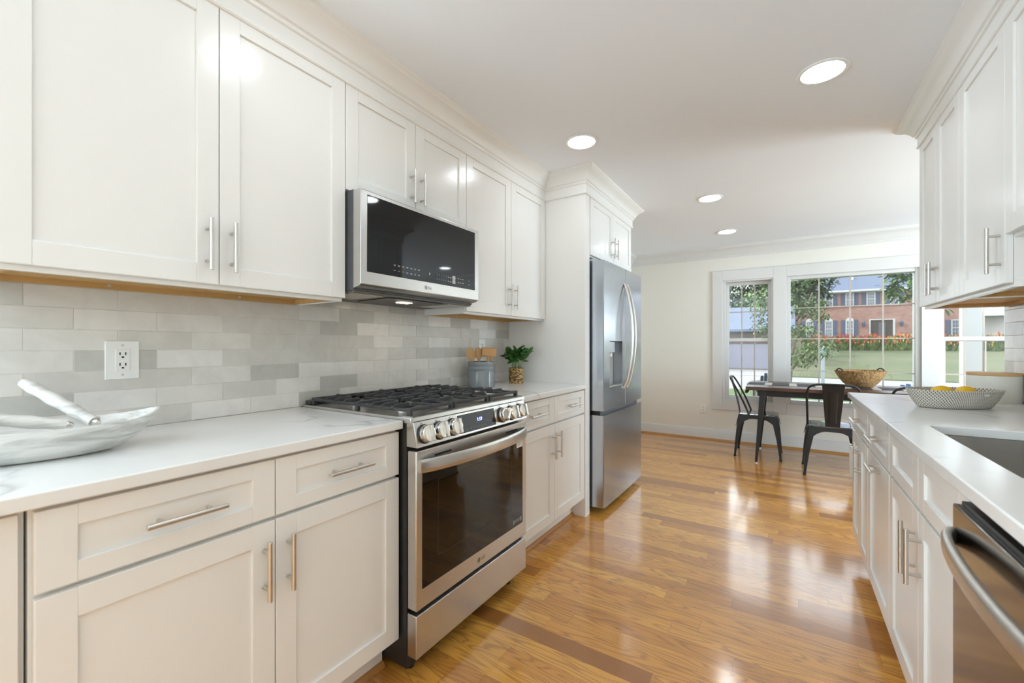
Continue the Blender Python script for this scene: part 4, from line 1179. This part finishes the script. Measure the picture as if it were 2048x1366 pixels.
HY_ = 60.0
hs = thing('brick_house', 'two storey red brick house with navy shutters across the street', 'house', (5, HY_, 1.5))
ob('wall', G().box((-2.5, HY_, .8), (11.15, HY_ + 9, 7.25)), brick_m, hs)
g = G(); g.prism([(HY_ - .55, 7.20), (HY_ + 4.5, 11.2), (HY_ + 9.55, 7.20), (HY_ + 9.55, 7.05), (HY_ - .55, 7.05)], 'x', -3.0, 11.6)
rf = ob('roof', g, M['slate'], hs)
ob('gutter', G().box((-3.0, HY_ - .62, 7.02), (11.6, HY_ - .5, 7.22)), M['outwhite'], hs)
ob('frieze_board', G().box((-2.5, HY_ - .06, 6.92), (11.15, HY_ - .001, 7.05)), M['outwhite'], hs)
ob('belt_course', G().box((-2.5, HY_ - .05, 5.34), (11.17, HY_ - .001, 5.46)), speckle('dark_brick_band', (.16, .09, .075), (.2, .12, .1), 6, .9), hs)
ob('vent_pipe', G().cyl((6.3, HY_ + 1.2, 8.35), (6.3, HY_ + 1.2, 9.0), .11, 12), M['outwhite'], rf)
def hwin(par, cx, z0, z1, w, arch=False, y=HY_):
    tr_ = .10
    g = G()
    if arch:
        poly = [(cx - w / 2 - tr_, z0 - .06), (cx + w / 2 + tr_, z0 - .06)] + [(cx + (w / 2 + tr_) * math.cos(PI * i / 12), z1 + (w / 2 + tr_) * 1.05 * math.sin(PI * i / 12)) for i in range(13)]
        g.prism(poly, 'y', y - .07, y - .001)
    else: g.box((cx - w / 2 - tr_, y - .07, z0 - .08), (cx + w / 2 + tr_, y - .001, z1 + .08))
    f = ob('window', g, M['outwhite'], par)
    ob('pane', G().box((cx - w / 2, y - .078, z0), (cx + w / 2, y - .0705, z1)), M['darkglass'], f)
    g = G(); zm = (z0 + z1) / 2
    g.box((cx - w / 2, y - .088, zm - .03), (cx + w / 2, y - .0785, zm + .03))
    for q in (1, 2): g.box((cx - w / 2 + w * q / 3 - .012, y - .0875, z0), (cx - w / 2 + w * q / 3 + .012, y - .0785, z1))
    for zz in ((z0 + zm) / 2, (z1 + zm) / 2): g.box((cx - w / 2, y - .087, zz - .012), (cx + w / 2, y - .0785, zz + .012))
    ob('muntins', g, M['outwhite'], f)
    for s_ in (-1, 1):
        a = cx + s_ * (w / 2 + tr_ + .03); b = a + s_ * .36
        g = G().box((a, y - .06, z0 - .04), (b, y - .002, z1 + (.12 if arch else .04)))
        ob('shutter', g, M['shutter'], par, bev=.01)
for cx in (.35, 2.23, 4.07, 5.93, 7.75, 9.67): hwin(hs, cx, 5.52, 6.86, .56)
for cx in (.35, 2.28, 4.07, 5.93): hwin(hs, cx, 2.15, 3.84, .52, True)
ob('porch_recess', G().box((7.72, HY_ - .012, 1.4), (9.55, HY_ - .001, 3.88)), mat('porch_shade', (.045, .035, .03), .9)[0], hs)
ob('entry_door', G().box((8.35, HY_ - .05, 1.5), (8.95, HY_ - .0125, 3.6)), speckle('dark_entry_door', (.05, .05, .055), (.06, .06, .065), 5, .5), hs)
g = G(); g.box((9.555, HY_ - .08, 1.4), (9.72, HY_ - .001, 3.98)); g.box((7.60, HY_ - .08, 1.4), (7.715, HY_ - .001, 3.98)); g.box((7.715, HY_ - .08, 3.885), (9.555, HY_ - .001, 3.98))
ob('entry_trim', g, M['outwhite'], hs)
for cx in (7.137, 10.22):
    g = G(); g.lathe([(0, 3.1), (.10, 3.2), (.15, 3.45), (.17, 3.6), (.05, 3.75), (0, 3.8)], (cx, HY_ - .2), 8)
    ob('wall_lantern', g, M['shutter'], hs)
    
wg = thing('brick_house', 'lower brick wing right of the larger brick house, seen through the right window', 'house', (14, 61, 1.5))
ob('wall', G().box((11.2, 61, .8), (17.0, 68, 6.3)), brick_m, wg)
ob('roof', G().prism([(60.5, 6.3), (64.5, 9.0), (68.5, 6.3), (68.5, 6.15), (60.5, 6.15)], 'x', 11.65, 17.3), M['slate'], wg)
hwin(wg, 12.05, 4.7, 6.0, .6, False, 61); hwin(wg, 12.05, 2.2, 3.7, .6, False, 61); hwin(wg, 14.6, 2.2, 3.7, .6, False, 61)
pt = thing('portico', 'white gabled portico with posts far behind the right window', 'portico', (15.6, 55, 1.2))
for xx in (14.6, 16.7): ob('post', G().box((xx - .12, 54.2, 1.0), (xx + .12, 54.44, 3.75)), M['outwhite'], pt)
ob('gable_roof', G().prism([(14.1, 3.75), (15.65, 4.9), (17.2, 3.75)], 'y', 54, 57), M['outwhite'], pt)
ob('rear_wall', G().box((14.3, 57, 1.0), (17.0, 57.3, 3.75)), speckle('pale_siding', (.46, .42, .40), (.50, .46, .44), 3, .8), pt)

lh = thing('garage_house', 'low neighbouring house with slate roof and wide grey garage door, seen through the left window', 'house', (-2.5, 33.5, GZ))
ob('wall', G().box((-6, 33.5, GZ), (.15, 38, 2.0)), speckle('dark_brown_brick', (0.0864, 0.054, 0.0432), (0.1152, 0.072, 0.0612), 5, .9), lh)
ob('garage_door', G().box((-4.4, 33.44, GZ), (-.9, 33.4995, 1.24)), speckle('blue_grey_door', (0.1872, 0.1872, 0.2376), (0.2016, 0.2016, 0.252), 2, .6), lh)
ob('roof', G().prism([(32.6, 2.25), (36.2, 4.0), (39.5, 2.25), (39.5, 2.1), (32.6, 2.1)], 'x', -6.6, .5), M['slate'], lh)

def blob_leaves(name, blobs, nleaf, size, m, par, seed, flat=.4):
    rnd = random.Random(seed); g = G(); wt = [(b[3] * b[4] * b[5]) ** .6 * (b[6] if len(b) > 6 else 1) for b in blobs]
    for _ in range(nleaf):
        b = rnd.choices(blobs, wt)[0]
        v = Vector((rnd.gauss(0, 1), rnd.gauss(0, 1), rnd.gauss(0, 1))).normalized() * (rnd.random() ** .5)
        p_ = Vector((b[0] + v.x * b[3], b[1] + v.y * b[4], b[2] + v.z * b[5]))
        a = rnd.uniform(0, 2 * PI)
        leaf(g, p_, (math.cos(a), math.sin(a), rnd.uniform(-.9, flat)), (0, 0, 1), size * rnd.uniform(.7, 1.3), size * rnd.uniform(.35, .55), .15, 3, .2)
    return ob(name, g, m, par, smooth=0, nofix=True)
M['leaf_l'] = leafmat('light_tree_leaf', (0.0504, 0.0936, 0.0252), (0.1152, 0.18, 0.0504), 1.6, .6)
M['leaf_d'] = leafmat('dark_tree_leaf', (0.0216, 0.0468, 0.018), (0.0648, 0.1008, 0.0396), .5, .6)
M['leaf_m'] = leafmat('mid_tree_leaf', (0.036, 0.0792, 0.018), (0.0936, 0.1656, 0.0396), 2.2, .5)
def tree(label, loc, blobs, nl, size, m, seed, trunks, r0):
    o = thing('tree', label, 'tree', loc)
    for tr_ in trunks:
        ob('trunk', G().tube(tr_, [r0 * (1 - .7 * i / (len(tr_) - 1)) for i in range(len(tr_))], 8), M['bark'], o, smooth=60)
    blob_leaves('crown', blobs, nl, size, m, o, seed)
    return o
bx, by = .02, 14.0
tree('slim multi stemmed tree with hanging leafy branches left of the picture window', (bx, by, GZ),
     [(.45, 14, 2.25, .5, .5, .35), (.35, 14.1, 1.55, .45, .5, .28), (.75, 13.8, 1.10, .42, .4, .30), (.30, 13.9, .85, .45, .4, .32), (-.45, 14.2, 2.3, .5, .5, .5), (-.5, 14.1, 1.65, .42, .4, .35), (.1, 14.4, 3.1, .8, .6, .5), (.75, 14, 1.95, .28, .3, .16)],
     3600, .10, M['leaf_l'], 21,
     [[(bx, by, GZ), (bx + .05, by, .6), (bx + .3, by, 1.8), (.6, by, 2.6)], [(bx - .08, by, GZ), (-.22, by, .5), (-.32, by, 1.5), (-.5, by, 2.7)], [(bx + .03, by + .05, GZ), (bx + .1, by, .5), (.55, by - .1, 1.1), (.8, by - .1, 1.4)]], .05)
tree('leafy tree whose branch hangs into the top right of the picture window', (2.55, 9.7, GZ),
     [(1.60, 9.0, 2.25, .24, .3, .20, 2), (1.42, 9.0, 2.06, .13, .2, .14, 2), (1.72, 9.1, 2.02, .17, .2, .14, 2), (1.45, 9.0, 2.33, .12, .2, .1, 2), (1.55, 9, 1.93, .08, .1, .08, 2), (2.4, 9.4, 2.7, .6, .5, .5), (2.5, 9.7, 3.5, 1.3, 1.1, .8), (2.1, 9.5, 2.0, .25, .3, .3)],
     2300, .105, M['leaf_m'], 5, [[(2.58, 9.7, GZ), (2.56, 9.7, 1.2), (2.45, 9.65, 2.4), (2.3, 9.5, 3.4)]], .09)
for k, (x, y, zc, r, lab) in enumerate([(-3.9, 53, 5.8, 3.9, 'big dark tree behind the garage house, leftmost in the left window'), (0.4, 47.5, 6.2, 3.3, 'tall dark tree behind the garage house at the right of the left window'), (-11.0, 67, 9.0, 6.2, 'broad dark tree mass far behind the garage house filling the top of the left window'), (-1.7, 42.2, 4.2, 2.2, 'rounded green tree between the two tall ones behind the garage house'), (19.5, 73, 6.8, 4.8, 'distant tree beyond the white portico')]):
    tree(lab, (x, y, GZ if x < 1 else 2.1), [(x, y, zc, r, 2, r * .85), (x, y, zc, r * .9, 1.6, r * .7), (x - r * .4, y - .5, zc - r * .4, r * .6, 1.5, r * .5), (x + r * .5, y - .5, zc + r * .3, r * .6, 1.5, r * .5)], 4200, .46, M['leaf_d'] if k != 3 else M['leaf_l'], 30 + k, [[(x, y, GZ if x < 1 else 2.1), (x + .1, y, zc * .6), (x, y, zc + r * .4)]], .28)

hd = thing('flowering_hedge', 'long hedge of red and yellow flowers in front of the brick house', 'hedge', (7.5, 52, .6), kind='stuff')
rnd = random.Random(4); g = G(); gr_ = G(); gy = G()
for _ in range(5200):
    x = rnd.uniform(1.6, 20); z0_ = .62
    leaf(g, (x, rnd.uniform(51.2, 52.8), z0_ + rnd.uniform(0, 1.0)), (rnd.uniform(-.5, .5), rnd.uniform(-.5, .2), 1), (0, 1, 0), rnd.uniform(.25, .6), .09, .1, 3, .15)
for _ in range(1900):
    x = rnd.uniform(2.0, 20); tgt = gy if rnd.random() < (.12 if x < 8 else .4) else gr_
    leaf(tgt, (x, rnd.uniform(51.0, 52.6), 1.42 + rnd.uniform(-.25, .55) + .12 * math.sin(x * 3)), (rnd.uniform(-.3, .3), rnd.uniform(-.3, .3), 1), (0, 1, 0), rnd.uniform(.16, .3), .09, .1, 3, .1)
for nm, gg, mm_ in (('hedge_leaves', g, leafmat('hedge_leaf', (0.036, 0.0792, 0.0144), (0.1224, 0.1728, 0.036), 1.2, .6)), ('red_blossoms', gr_, leafmat('red_blossom', (0.3024, 0.0288, 0.0216), (0.396, 0.072, 0.036), 2, .6)), ('yellow_blossoms', gy, leafmat('yellow_blossom', (0.396, 0.2592, 0.0288), (0.432, 0.3024, 0.0576), 2, .6))):
    o = ob(nm, gg, mm_, hd, smooth=0, nofix=True); o['kind'] = 'stuff'

pl = thing('mailbox_post', 'pale post with rounded top standing at the street edge', 'post', (1.45, 18.2, GZ))
ob('post', G().box((1.02, 18.15, GZ), (1.12, 18.25, .80)), speckle('pale_blue_paint', (0.2376, 0.2736, 0.3024), (0.2592, 0.2952, 0.324), 5, .6), pl, bev=.01)
ob('lantern_head', G().lathe([(0, .80), (.06, .81), (.11, .92), (.11, 1.05), (.04, 1.14), (0, 1.16)], (1.07, 18.2), 12), speckle('pale_green_glass', (.20, .30, .30), (.24, .34, .34), 5, .4), pl)

def adirondack(label, loc, rz, m):
    o = thing('lawn_chair', label, 'lawn chair', (0, 0, 0), 'lawn chairs outside the windows')
    for k in range(7):
        x = -.27 + k * .09; h = .92 - .028 * (k - 3) ** 2
        g = G(); g.loft([[(x - w, y, z), (x + w, y, z), (x + w, y + .02, z), (x - w, y + .02, z)] for z, y, w in ((.30, -.20, .036), (h - .05, -.20 - .30 * (h - .05), .042), (h, -.20 - .30 * h, .030))])
        ob('back_slat', g, m, o)
    for k in range(5):
        y = -.15 + k * .105; ob('seat_slat', G().box((-.29, y, .30 + k * .018), (.29, y + .09, .322 + k * .018)), m, o)
    for s_ in (-1, 1):
        ob('arm', G().box((s_ * .30, -.32, .56), (s_ * .42, .40, .585)), m, o)
        ob('front_leg', G().box((s_ * .31, .30, 0), (s_ * .345, .39, .56)), m, o)
        ob('rear_leg', G().prism([(.34, .30), (.34, .40), (-.40, .12), (-.52, .0), (-.40, 0)], 'x', s_ * .29, s_ * .315), m, o)
    o.location = loc; o.rotation_euler = (0, 0, rz)
navy = speckle('navy_plastic', (.035, .045, .075), (.045, .055, .09), 4, .45); blue = speckle('blue_plastic', (.06, .12, .26), (.07, .14, .29), 4, .45)
adirondack('navy lawn chair on the grass beyond the left window', (-.46, 14.6, GZ), .15, navy)
adirondack('blue lawn chair on the grass behind the right end of the table', (2.25, 11.7, GZ), -.5, blue)

pc = thing('porch_column', 'square white porch column just outside the right window', 'column', (1.91, 7.48, GZ))
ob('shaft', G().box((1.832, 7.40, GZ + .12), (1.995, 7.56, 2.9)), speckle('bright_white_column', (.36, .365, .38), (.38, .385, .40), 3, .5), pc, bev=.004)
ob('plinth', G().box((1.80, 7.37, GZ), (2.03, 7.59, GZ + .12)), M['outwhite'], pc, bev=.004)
